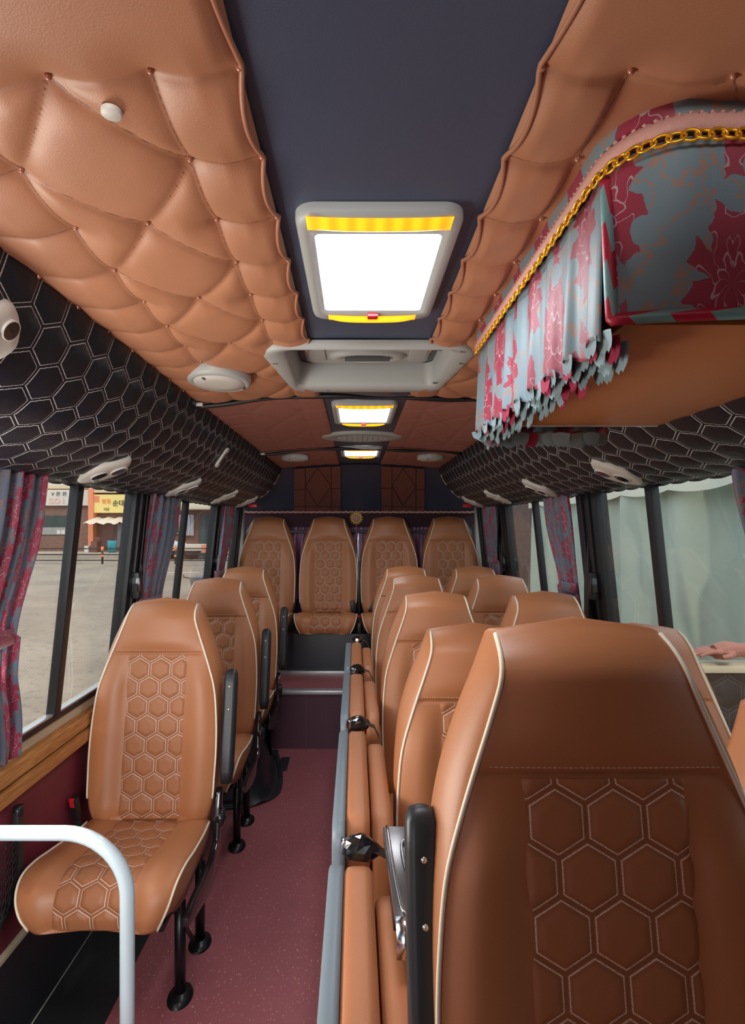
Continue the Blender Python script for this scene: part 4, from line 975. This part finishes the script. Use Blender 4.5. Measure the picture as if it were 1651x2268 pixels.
# ------------------------------------------------------------------ hanging damask covered box on the right
BX0, BX1, BY0, BY1, BZ = .305, .72, .635, 1.325, 1.667
t_ = thing('overhead_cabinet', 'hanging overhead box draped in blue and crimson damask with an orange underside, upper right', 'cabinet', (.5, 1.0, 1.75))
def loc(p): return (p[0]-.5, p[1]-1.0, p[2]-1.75)
def locg(P): return np.asarray(P)-np.array([.5, 1.0, 1.75])
m_ = MB(); m_.box(BX0-.5+.012, BX1-.5, BY0-1+.03, BY1-1, BZ-1.75, BZ-1.75+.02); obj('underside', m_.mesh('underside', leather('orange_board', (.50, .19, .06), .5), .003), t_, label='plain orange leather board')
m_ = MB(); m_.box(BX0-.5+.012, .365, BY1-1, BY1-1+.008, BZ-1.75-.002, BZ-1.75+.02); obj('edge_trim', m_.mesh('edge_trim', M['whitep'], .002), t_)
m_ = MB(); m_.box(BX0-.5+.012, BX1-.5, BY0-1+.02, BY1-1-.01, BZ-1.75+.02, .12); obj('box_body', m_.mesh('box_body', M['navy']), t_)
# outline seen from above: left face runs back, front corner rounded, front face runs right
def outline(o=0.0):
    pts = [(BX0-.014-o, BY1-.02)]+[(BX0-.014-o, y) for y in np.linspace(BY1-.04, .67, 30)]
    r = .075
    for k in range(1, 10):
        a = PI/2*k/9; pts.append((BX0-.014-o+r*(1-math.cos(a)), .665-(r+o)*math.sin(a)))
    pts += [(x, .665-r-o-.012*(x-.36)/.4) for x in np.linspace(BX0+r, .72, 24)]
    return np.array(pts)
def resample(P, n):
    P = np.asarray(P); a = np.concatenate([[0], np.cumsum(np.linalg.norm(np.diff(P, axis=0), axis=1))]); t = np.linspace(0, a[-1], n); return np.stack([np.interp(t, a, P[:, k]) for k in range(P.shape[1])], 1), t
# upper band between the ceiling and the gold trim
O1, t1 = resample(outline(.014), 160); O2, _ = resample(outline(.004), 160)
rows = []; uvs = []
for k in range(8):
    f = k/7; O = O1*(1-f)+O2*f; z = (1.892-.054*f); rows.append(np.column_stack([O, np.full(len(O), z)])); uvs.append(np.column_stack([t1, np.full(len(t1), z)]))
rows = np.array(rows); rows[:, :, 2] = np.minimum(rows[:, :, 2], np.vectorize(ceil_z)(rows[:, :, 0]))
rows[:, :, 1] -= .0*rows[:, :, 2]
m_ = MB(); m_.grid(locg(rows)); obj('upper_band', m_.mesh('upper_band', M['damask'], uv=np.array(uvs), fixn=False), t_)
# pleated left side, far end, and flat front panel
Lf = [(BX0-.010, y) for y in np.linspace(.656, BY1+.010, 260)]+[(x, BY1+.012) for x in np.linspace(BX0, .60, 120)]
Lf = np.array(Lf); tL = np.concatenate([[0], np.cumsum(np.hypot(*np.diff(Lf, axis=0).T))]); nL = len(Lf)
nrmL = np.where(np.arange(nL)[:, None] < 260, np.array([[-1., 0]]), np.array([[0, 1.]]))
fold = np.sin(tL*2*PI/.078)*.5+.5; fold = fold**1.6; fold2 = np.sin(tL*2*PI/.031+1)*.12
rows = []; uvs = []; nv = 36
for j in range(nv):
    f = j/(nv-1); z = 1.838-.193*f; z = z+.006*np.sin(tL*2*PI/.078)*f
    amp = .003+.010*f**.8; P = Lf+nrmL*(amp*(fold+fold2))[:, None]+nrmL*.004
    rows.append(np.column_stack([P, z+0*tL])); uvs.append(np.column_stack([tL*1.25, np.full(nL, 1.845-.2*f)]))
m_ = MB(); m_.grid(locg(rows)); o_ = obj('pleated_valance', m_.mesh('pleated_valance', M['damask'], uv=np.array(uvs), fixn=False), t_)
sm = o_.modifiers.new('t', 'SOLIDIFY'); sm.thickness = .0015
# scalloped hem petals, two layers curling under the board
hem = [MB(), MB()]; r = random.Random(5)
s = 0
def hem_at(s):
    i = np.searchsorted(tL, s); i = min(max(i, 1), nL-1); k = (s-tL[i-1])/(tL[i]-tL[i-1]+1e-9); p = Lf[i-1]*(1-k)+Lf[i]*k; return p, nrmL[i]
petal_list = {'petal': MB(), 'petalr': MB()}
while s < tL[-1]-.03:
    for layer in range(3):
        p, n = hem_at(s+layer*.008); tx = np.array([n[1], -n[0]]); w = r.uniform(.018, .022); h = r.uniform(.020, .025)+.005*layer
        inn = -.014*layer+.014*(.5+.5*math.sin(s*2*PI/.078)); drop = -.004*layer+.004
        key = 'petalr' if r.random() < .22 else 'petal'; mm = petal_list[key]; vs = []
        curl = r.uniform(.0, .25)
        for a in range(5):
            for b in range(7):
                v = a/4; u = b/6*2-1; half = w*math.sqrt(max(0, 1-(v*.98)**2.4)); d = h*v
                base = p+n*(inn-.020*v*curl-.006*u*u*0)+tx*(u*half); zz = 1.650+drop-d*(1-.25*curl*v)+.003*math.cos(u*2)
                vs.append((base[0]-.5, base[1]-1, zz-1.75))
        fs = [(a*7+b, a*7+b+1, (a+1)*7+b+1, (a+1)*7+b) for a in range(4) for b in range(6)]
        mm.add(vs, fs)
    s += .0235
obj('scalloped_hem', petal_list['petal'].mesh('scalloped_hem', M['petal'], fixn=False), t_, label='teal scalloped hem')['kind'] = 'stuff'
obj('scalloped_hem', petal_list['petalr'].mesh('scalloped_hem_red', M['petalr'], fixn=False), t_, label='crimson scallops in the hem')['kind'] = 'stuff'
# flat front panel
O, tO = resample([(.2965, .655), (.302, .651), (.34, .643), (.40, .635), (.50, .625), (.72, .612)], 70)
Ot = outline(.004); Ot = np.array([p for p in Ot if p[1] < .662]); Ot, _ = resample(Ot, 70)
rows = []; uvs = []
for j in range(20):
    f = j/19; z = 1.836-.168*f; P = Ot*(1-f)+O*f; P[:, 1] += .003*math.sin(f*PI)*np.sin(tO*14); rows.append(np.column_stack([P, np.full(len(P), z)])); uvs.append(np.column_stack([tO+.066, np.full(len(P), z+.012)]))
m_ = MB(); m_.grid(locg(rows)); o_ = obj('front_panel', m_.mesh('front_panel', M['damask'], uv=np.array(uvs), fixn=False), t_); R_ = np.array(rows)
sm = o_.modifiers.new('t', 'SOLIDIFY'); sm.thickness = .002
# striped binding round the panel edge
path = np.concatenate([R_[1:, 0], R_[-1, 1:]]); path[:, 1] -= .003; path, tp = resample(path, 150)
m_ = MB(); n = 8; rr_ = []; uvs = []
pv = [Vector(p) for p in locg(path)]
m_.tube([tuple(p) for p in pv], .0075, n, caps=False); uvs = [[(tp[i]+.003*0, k/n) for k in range(n)] for i in range(150)]
obj('binding', m_.mesh('binding', M['binding'], uv=uvs), t_, label='crimson and teal striped binding')
# pink lace and gold chain trim
T, tt = resample(np.column_stack([outline(.010), np.full(len(outline()), 1.838)]), 420)
m_ = MB()
rows = []
for dz, o in ((.014, -.002), (.010, .002), (.004, .004), (-.004, .004), (-.006, 0)):
    P, _ = resample(np.column_stack([outline(.010+o), np.full(len(outline()), 1.843+dz)]), 420); P[:, 2] += .0012*np.sin(np.arange(420)*1.9)*(1 if dz > .012 else .5); rows.append(P)
m_.grid(locg(rows))
for i in range(0, 420, 4):
    p = loc(T[i]+np.array([0, 0, .018])); m_.lathe([(0, .0025), (.0025, 0), (0, -.0025)], n=6, c=p)
obj('lace_trim', m_.mesh('lace_trim', M['lace']), t_, label='pink braided lace')
m_ = MB(); Gp, gt = resample(np.column_stack([outline(.013), np.full(len(outline()), 1.831)]), 84)
for i in range(83):
    a, b = Gp[i], Gp[i+1]; c = (a+b)/2; d = (b-a)/np.linalg.norm(b-a); n_ = np.array([-d[1], d[0], 0]); n_ = -n_ if n_[0]+(-n_[1]) > 0 and False else n_
    upv = np.array([0, 0, 1.]); tilt = .0 if i % 2 else .35
    ring = [c+d*.0092*math.cos(q)+upv*.0058*math.sin(q)+n_*tilt*.006*math.sin(q) for q in np.linspace(0, 2*PI, 13)[:-1]]
    m_.tube([loc(p) for p in ring], .0017, 5, closed=True)
obj('gold_chain', m_.mesh('gold_chain', plain('gold_trim', (.95, .50, .03), .25, .7)), t_, label='gold link chain trim')

# ------------------------------------------------------------------ unseen blocker added behind the viewpoint to shade the front right seat
m_ = MB(); m_.box(-.30, .98, -.20, -.14, .0, 1.76); struct('unseen_blocker', m_.mesh('shade_blocker', M['vinyl'], .01), 'unseen panel added behind the viewpoint to shade the front right seat')

# ------------------------------------------------------------------ outdoors, left
GZ = -.70
m_ = MB(); m_.box(-70, 40, -30, 90, GZ-.1, GZ); struct('ground', m_.mesh('ground', M['asphalt']), 'sunlit parking lot surface')
FY = 45.0; k_ = FY/1250
def fx(x): return (x-787)*k_
def fz(y): return CAMZ-(y-1166)*k_
def far_box(x0, x1, ya, yb, d0, d1, mat, m=None):
    m = m or MB(); m.box(fx(x0), fx(x1), FY+d0, FY+d1, fz(yb), fz(ya)); return m
b = thing('building', 'brown brick shop building with white sign band across the parking lot', 'building', (0, 0, 0))
obj('brick_wall', far_box(-60, 203, 1000, 1226, 0, 6, 1).mesh('brick_wall', M['brick']), b)
obj('parapet', far_box(-60, 204, 1076, 1083, -.25, 0, 1).mesh('parapet', M['beige']), b)
obj('upper_storey', far_box(-60, 170, 1040, 1077, -.2, 0, 1).mesh('upper', M['signw']), b)
obj('sign_board', far_box(-60, 203, 1085, 1120, -.3, 0, 1).mesh('signboard', M['signw']), b, label='long white sign board with faint pink letters')
def text(body, x, y, z, size, mat, parent, name='lettering', sx=1.0):
    c = bpy.data.curves.new(name, 'FONT'); c.body = body; c.size = size; c.extrude = .01; c.align_x = 'LEFT'; tmp = bpy.data.objects.new('tmp', c); COL.objects.link(tmp); bpy.context.view_layer.update()
    me = bpy.data.meshes.new_from_object(tmp.evaluated_get(bpy.context.evaluated_depsgraph_get())); bpy.data.objects.remove(tmp); me.materials.clear(); me.materials.append(mat)
    o = link(bpy.data.objects.new(name, me), parent, (x, y, z)); o.rotation_euler = (PI/2, 0, 0); o.scale = (sx, 1, 1); return o
sg = b.children[-1]
text('S01', fx(112), FY-.32, fz(1116), .62, M['faint'], sg, sx=1.6); text('모 치', fx(66), FY-.32, fz(1116), .55, M['faint'], sg)
text('V 은 은', fx(118), FY-.32, fz(1098), .35, M['ink'], sg, sx=1.2); text('미용', fx(79), FY-.32, fz(1097), .3, M['ink'], sg)
w_ = obj('shop_window', far_box(85, 158, 1142, 1185, -.05, 0, 1).mesh('shop_window', M['darkglass']), b, label='dark shop window')
for x in (127, 137, 147): obj('poster', far_box(x, x+8, 1174, 1183, -.08, -.05, 1).mesh('poster', M['signw']), w_)
obj('window_shade', far_box(94, 157, 1168, 1184, -.06, -.05, 1).mesh('shade', M['door']), w_)
b2 = thing('building', 'second brick building with a salmon column and a yellow sign, across the parking lot', 'building', (0, 0, 0))
obj('brick_wall', far_box(205, 560, 1040, 1222, .1, 6, 1).mesh('brick_wall2', M['brick']), b2)
obj('column', far_box(203, 214, 1084, 1218, -.6, .1, 1).mesh('column', M['salmon']), b2, label='salmon painted column')
obj('cornice', far_box(203, 560, 1076, 1092, -.5, .1, 1).mesh('cornice', M['beige']), b2)
sg = obj('sign_board', far_box(213, 296, 1096, 1136, -.45, .1, 1).mesh('ysign', M['signy']), b2, label='yellow shop sign with dark Korean letters')
text('순대국', fx(255), FY-.50, fz(1120), .52, M['ink'], sg); text('명동', fx(231), FY-.50, fz(1115), .42, M['orange'], sg); text('식당', fx(235), FY-.50, fz(1131), .26, M['ink'], sg)
obj('sign_patch', far_box(215, 226, 1099, 1113, -.47, -.45, 1).mesh('patch', M['salmon']), sg)
for x0, x1, y0, y1, lab in ((212, 286, 1146, 1160, 'near'), (285, 330, 1147, 1157, 'far')):
    m_ = MB(); P = [[(fx(x0+(x1-x0)*i/10), FY-2.2+2.2*j/4, fz(y1-(y1-y0)*(j/4)**.8)+.08*math.sin(i*1.9)) for i in range(11)] for j in range(5)]; m_.grid(P); o_ = obj('awning', m_.mesh('awning', M['awning'], fixn=False), b2, label='pale cloth awning')
obj('doorway', far_box(214, 262, 1160, 1212, .02, .1, 1).mesh('doorway', plain('entry_wall', (.20, .11, .09), .8)), b2)
obj('door_panel', far_box(260, 285, 1160, 1212, -.02, .1, 1).mesh('door_panel', M['door']), b2); obj('doorway', far_box(285, 330, 1156, 1212, -.02, .1, 1).mesh('doorway2', M['darkglass']), b2)
wf = obj('window_frame', far_box(379, 399, 1125, 1182, -.1, .1, 1).mesh('wf', M['salmon']), b2); obj('window_panes', far_box(381, 397, 1128, 1180, -.12, -.1, 1).mesh('wp', M['darkglass']), wf)
m_ = MB(); P = [[(fx(400+31*i/30), FY-.3+.12*math.sin(i*1.1), fz(1140+46*j/5)) for i in range(31)] for j in range(6)]; m_.grid(P); obj('hanging_sheet', m_.mesh('sheet', M['cloth'], fixn=False), b2)
obj('doorway', far_box(440, 480, 1140, 1210, -.02, .1, 1).mesh('doorway3', M['darkglass']), b2)
obj('sign_board', far_box(404, 418, 1105, 1131, -.4, .1, 1).mesh('ysign2', M['signy']), b2)
m_ = MB(); m_.box(fx(420), fx(480), FY-1.6, FY, fz(1130), fz(1113)); obj('canopy', m_.mesh('canopy', M['awning'], .2), b2)
m_ = MB(); m_.box(-40, fx(560), FY-2.5, FY+.1, GZ, GZ+.15); struct('sidewalk', m_.mesh('sidewalk', M['kerb']), 'pavement in front of the shops')
# things in front of the shops
m_ = MB(); m_.lathe([(0, .9), (.33, .9), (.35, .86), (.30, .02), (0, 0)], n=16, c=(fx(275), FY-2.2, GZ+.15)); tag(obj('barrel', m_.mesh('barrel', M['teal'])), 'teal barrel in front of the shop under the awning', 'barrel')
m_ = MB(); m_.box(fx(227), fx(240), FY-2, FY-1.2, GZ+.15, GZ+.15+.85); m_.box(fx(228), fx(239), FY-1.35, FY-1.2, GZ+.9, GZ+1.3); tag(obj('cabinet_box', m_.mesh('box', plain('brown_board', (.16, .06, .05), .7), .03)), 'brown box standing in the shop entry', 'box')
m_ = MB(); m_.box(fx(213), fx(222), FY-2, FY-1.4, GZ+.15, GZ+.65); tag(obj('crate', m_.mesh('crate', M['signw'], .04)), 'white crate beside the salmon column', 'crate')
t_ = thing('bamboo_shrub', 'leafy shrub in front of the brick shop window', 'shrub', (fx(72), FY-1.5, GZ+.15))
r = random.Random(2); m_ = MB()
for k in range(46):
    a = r.uniform(0, 6.28); rr_ = r.uniform(.1, .7); h = r.uniform(1.2, 2.6); p0 = Vector((0, 0, 0)); p1 = Vector((rr_*math.cos(a), rr_*math.sin(a)*.4, h))
    for j in range(7):
        q = p0.lerp(p1, .35+.65*j/6); d = Vector((r.uniform(-1, 1), r.uniform(-1, 1), r.uniform(-.6, .6))).normalized()*.28; s_ = d.cross(Vector((0, 0, 1))).normalized()*.04
        m_.add([tuple(q), tuple(q+d*.5+s_), tuple(q+d), tuple(q+d*.5-s_)], [(0, 1, 2, 3)], False)
obj('leaves', m_.mesh('leaves', M['leafc']), t_)
m_ = MB()
for k in range(10):
    a = k*.63; m_.tube([(0, 0, 0), (.5*math.cos(a), .2*math.sin(a), 2.0)], .015, 4)
obj('stems', m_.mesh('stems', M['leafc']), t_)
# white car partly in view
def car(x, y, z, label, sc=1.0):
    t_ = thing('parked_car', label, 'car', (x, y, z))
    body = [(-2.1, .35), (-2.12, .75), (-1.9, .92), (-1.0, 1.0), (-.55, 1.42), (.7, 1.46), (1.25, 1.05), (2.0, .9), (2.12, .6), (2.1, .35)]
    m = MB(); m.prism_y(body, -.85, .85); obj('body', m.mesh('car_body', M['carw'], .08), t_)
    m = MB(); m.prism_y([(-.9, 1.02), (-.52, 1.37), (.66, 1.41), (1.12, 1.06)], -.87, .87); obj('side_windows', m.mesh('car_windows', M['darkglass'], .01), t_)
    for wxx in (-1.3, 1.3):
        for wy in (-.8, .8):
            m = MB(); m.lathe([(0, -.1), (.28, -.1), (.33, -.08), (.33, .08), (.28, .1), (0, .1)], n=24, axis='y', c=(wxx, wy, .33)); w = obj('wheel', m.mesh('wheel', M['black']), t_)
    for s in (-.6, .6):
        m = MB(); m.box(-2.13, -2.08, s-.2, s+.2, .62, .76); obj('headlamp', m.mesh('headlamp', M['chrome'], .02), t_)
    return t_
car((280-787)*.0324+2.1, 40.5, GZ, 'white parked car partly hidden behind the window pillar')
# flatbed trailer seen in the second window
t_ = thing('flatbed_truck', 'pale flatbed truck bed parked along the fence', 'truck', ((425-787)*.03, 37.5, GZ-.36))
m_ = MB(); m_.box(-2.4, 2.4, -1, 1, .92, 1.30); obj('bed', m_.mesh('bed', M['signw'], .03), t_)
m_ = MB(); m_.box(.9, 1.5, -1.02, 1.02, .78, 1.31); obj('tail_board', m_.mesh('tail', M['salmon'], .03), t_)
for wxx in (-1.0, .2):
    m_ = MB(); m_.lathe([(0, -.15), (.40, -.15), (.45, -.1), (.45, .1), (.40, .15), (0, .15)], n=20, axis='y', c=(wxx, -.8, .45+.36)); m_.lathe([(0, -.15), (.40, -.15), (.45, -.1), (.45, .1), (.40, .15), (0, .15)], n=20, axis='y', c=(wxx, .8, .45+.36)); obj('wheel', m_.mesh('twheel', M['black']), t_)
m_ = MB(); m_.box(-.6, .9, -.6, .6, .4, .95); obj('chassis', m_.mesh('chassis', M['greyd'], .02), t_)
# fence
fy = 32.0; kk = fy/1250
t_ = thing('rail_fence', 'low fence of thin dark rails with orange banded posts at the edge of the lot', 'fence', ((150-787)*kk, fy, GZ))
ox = (150-787)*kk
for y in (1215, 1228, 1241):
    z = CAMZ-(y-1166)*kk-GZ; m_ = MB(); m_.tube([(-9, 0, z), (14, 0, z)], .035, 6); obj('rail', m_.mesh('rail', M['black']), t_)
for x in (64, 146, 227, 308, 389, 460):
    m_ = MB(); m_.tube([((x-787)*kk-ox, 0, 0), ((x-787)*kk-ox, 0, 1.0)], .06, 8); p_ = obj('post', m_.mesh('post', M['black']), t_)
    m_ = MB(); xx = (x-787)*kk-ox
    for a, b_ in ((.75, .98), (.40, .52)): m_.tube([(xx, 0, a), (xx, 0, b_)], .085, 8)
    obj('band', m_.mesh('band', M['orange']), p_, label='orange band')
for x0, y0, x1, y1 in ((430, 1266, 442, 1267.5),):
    pass
m_ = MB()
yy = 2.13*1250/(1268-1166); m_.box((370-787)*yy/1250, (440-787)*yy/1250, yy-.1, yy+.12, GZ+.001, GZ+.006); struct('road_marking', m_.mesh('marking', M['signw']), 'thin white line painted on the parking lot')
# grey bin in the lot
bz = 2.13; by = bz*1250/(1322-1166); k3 = by/1250
t_ = thing('utility_cart', 'small dark grey cart standing in the parking lot behind the second left window', 'cart', ((452-787)*k3, by, GZ))
m_ = MB(); m_.add([(-.28, -.3, .12), (.28, -.3, .12), (.28, .3, .12), (-.28, .3, .12), (-.35, -.35, .62), (.35, -.35, .62), (.35, .35, .62), (-.35, .35, .62)], [(0, 1, 2, 3), (4, 7, 6, 5), (0, 4, 5, 1), (1, 5, 6, 2), (2, 6, 7, 3), (3, 7, 4, 0)], False); obj('tub', m_.mesh('tub', M['greyd'], .02), t_)
for sx in (-.22, .22):
    m_ = MB(); m_.lathe([(0, -.03), (.09, -.03), (.09, .03), (0, .03)], n=14, axis='x', c=(sx, -.2, .09)); m_.lathe([(0, -.03), (.09, -.03), (.09, .03), (0, .03)], n=14, axis='x', c=(sx, .2, .09)); obj('wheel', m_.mesh('cwheel', M['black']), t_)
m_ = MB(); m_.tube([(-.33, 0, .55), (-.62, 0, .60), (-.62, 0, .68)], .02, 6); obj('handle', m_.mesh('chandle', M['black']), t_)

# ------------------------------------------------------------------ outdoors, right: hanging tarpaulin
TY0, TY1 = .6, 8.9
nu, nv = 700, 30; u = np.linspace(0, 1, nu); P = np.zeros((nv, nu, 3)); r = np.random.default_rng(4); ph = r.uniform(0, 6.28, 5)
for j in range(nv):
    f = j/(nv-1); z = 2.25-2.8*f; a = .03+.05*f; q = u*58+ph[0]+.8*np.sin(u*11)+.5*np.sin(f*3+u*9)
    P[j, :, 1] = TY0+(TY1-TY0)*u+.02*np.sin(q); P[j, :, 0] = 2.9+a*np.sign(np.sin(q))*np.abs(np.sin(q))**.7+.4*a*np.sin(u*121+ph[1]+f)+.10*np.sin(u*17+f*1.3); P[j, :, 2] = z
m_ = MB(); m_.grid(P); t_ = tag(obj('tarpaulin', m_.mesh('tarpaulin', M['tarp'], fixn=False)), 'pale grey green sheet hanging in folds outside the right windows', 'sheet')
nu = 300; u = np.linspace(0, 1, nu); P = np.zeros((8, nu, 3))
for j in range(8):
    f = j/7; P[j, :, 1] = TY0+(TY1-TY0)*u; P[j, :, 0] = 2.74+.015*np.sin(u*60)*f; P[j, :, 2] = 2.25-(.50+.035*np.abs(np.sin(u*30)))*f
m_ = MB(); m_.grid(P); obj('top_flap', m_.mesh('top_flap', M['beigecloth'], fixn=False), t_)
m_ = MB(); m_.tube([(2.95, TY0, GZ), (2.95, TY0, 2.26), (2.95, TY1, 2.26), (2.95, TY1, GZ)], .02, 8); obj('poles', m_.mesh('poles', M['greyd']), t_)
t_ = thing('brown_shed', 'dark brown shed wall seen through the rear half of the right windows', 'shed', (3.2, 14, GZ))
m_ = MB(); m_.box(0, .3, -4.9, 8, 0, 3.2); obj('wall_panel', m_.mesh('shed_wall', plain('shed_boards', (.10, .055, .042), .7, var=.2), .02), t_)
m_ = MB(); m_.box(-.15, .45, -5.0, 8.1, 3.2, 3.3); obj('roof', m_.mesh('shed_roof', M['greyd'], .02), t_)
# padded board with a pale ledge, and the hand resting on it
t_ = thing('padded_board', 'dark quilted board with a pale top ledge outside the right window', 'board', (1.56, 2.06, GZ))
nx, nz = 60, 110; X, Zg = np.meshgrid(np.linspace(-.36, .36, nx), np.linspace(0, 1.62, nz)); e = hexdist(X/.11, Zg/.11); Yg = -.03-.008*np.clip(e/.25, 0, 1)
m_ = MB(); m_.grid(np.dstack([X, Yg, Zg])); obj('quilted_front', m_.mesh('quilted_front', hex_mat('board_quilt', (.03, .026, .024), (.09, .08, .07), rough=.5), uv=np.dstack([X/.11, Zg/.11])), t_)
m_ = MB(); m_.box(-.36, .36, -.03, .03, 0, 1.625); obj('board', m_.mesh('board_core', M['vinyl'], .006), t_)
m_ = MB(); m_.box(-.36, .06, -.045, .045, 1.605, 1.632); obj('ledge', m_.mesh('board_ledge', M['creamwall'], .006), t_, label='pale ledge')
t_ = thing('person', 'hand and forearm of a person resting on the pale ledge outside the right window', 'person', (1.31, 2.05, .955))
m_ = MB()
m_.tube([(.52, .02, -.10), (.34, .01, -.01), (.17, 0, .022), (.09, 0, .026), (.05, 0, .026)], [.045, .042, .030, .026, .030], 12)
m_.tube([(.07, 0, .026), (.03, -.004, .026), (-.01, -.004, .020)], [.028, .034, .026], 12)
m_.tube([(.06, .018, .022), (.03, .026, .018), (-.01, .024, .016)], [.022, .026, .018], 10)
for k, (dy, L_) in enumerate(((-.030, .050), (-.010, .060), (.012, .056), (.032, .044))):
    m_.tube([(.005, dy, .022), (-.025, dy, .026), (-.025-L_*.5, dy+.001, .020), (-.025-L_, dy+.002, .008)], [.0095, .0090, .0082, .0065], 8)
m_.tube([(.045, -.028, .018), (.02, -.048, .014), (-.010, -.052, .010)], [.012, .0105, .008], 8)
a_ = obj('forearm_and_hand', m_.mesh('forearm', M['skin']), t_); md = a_.modifiers.new('r', 'REMESH'); md.mode = 'VOXEL'; md.voxel_size = .0028; md.use_smooth_shade = True; ms = a_.modifiers.new('s', 'SMOOTH'); ms.iterations = 4
m_ = MB(); m_.tube([(.20, 0, .018), (.34, .01, -.01), (.52, .02, -.10), (.62, .03, -.20)], [.038, .050, .056, .060], 16); obj('sleeve', m_.mesh('sleeve', M['vinyl']), t_, label='dark sleeve')
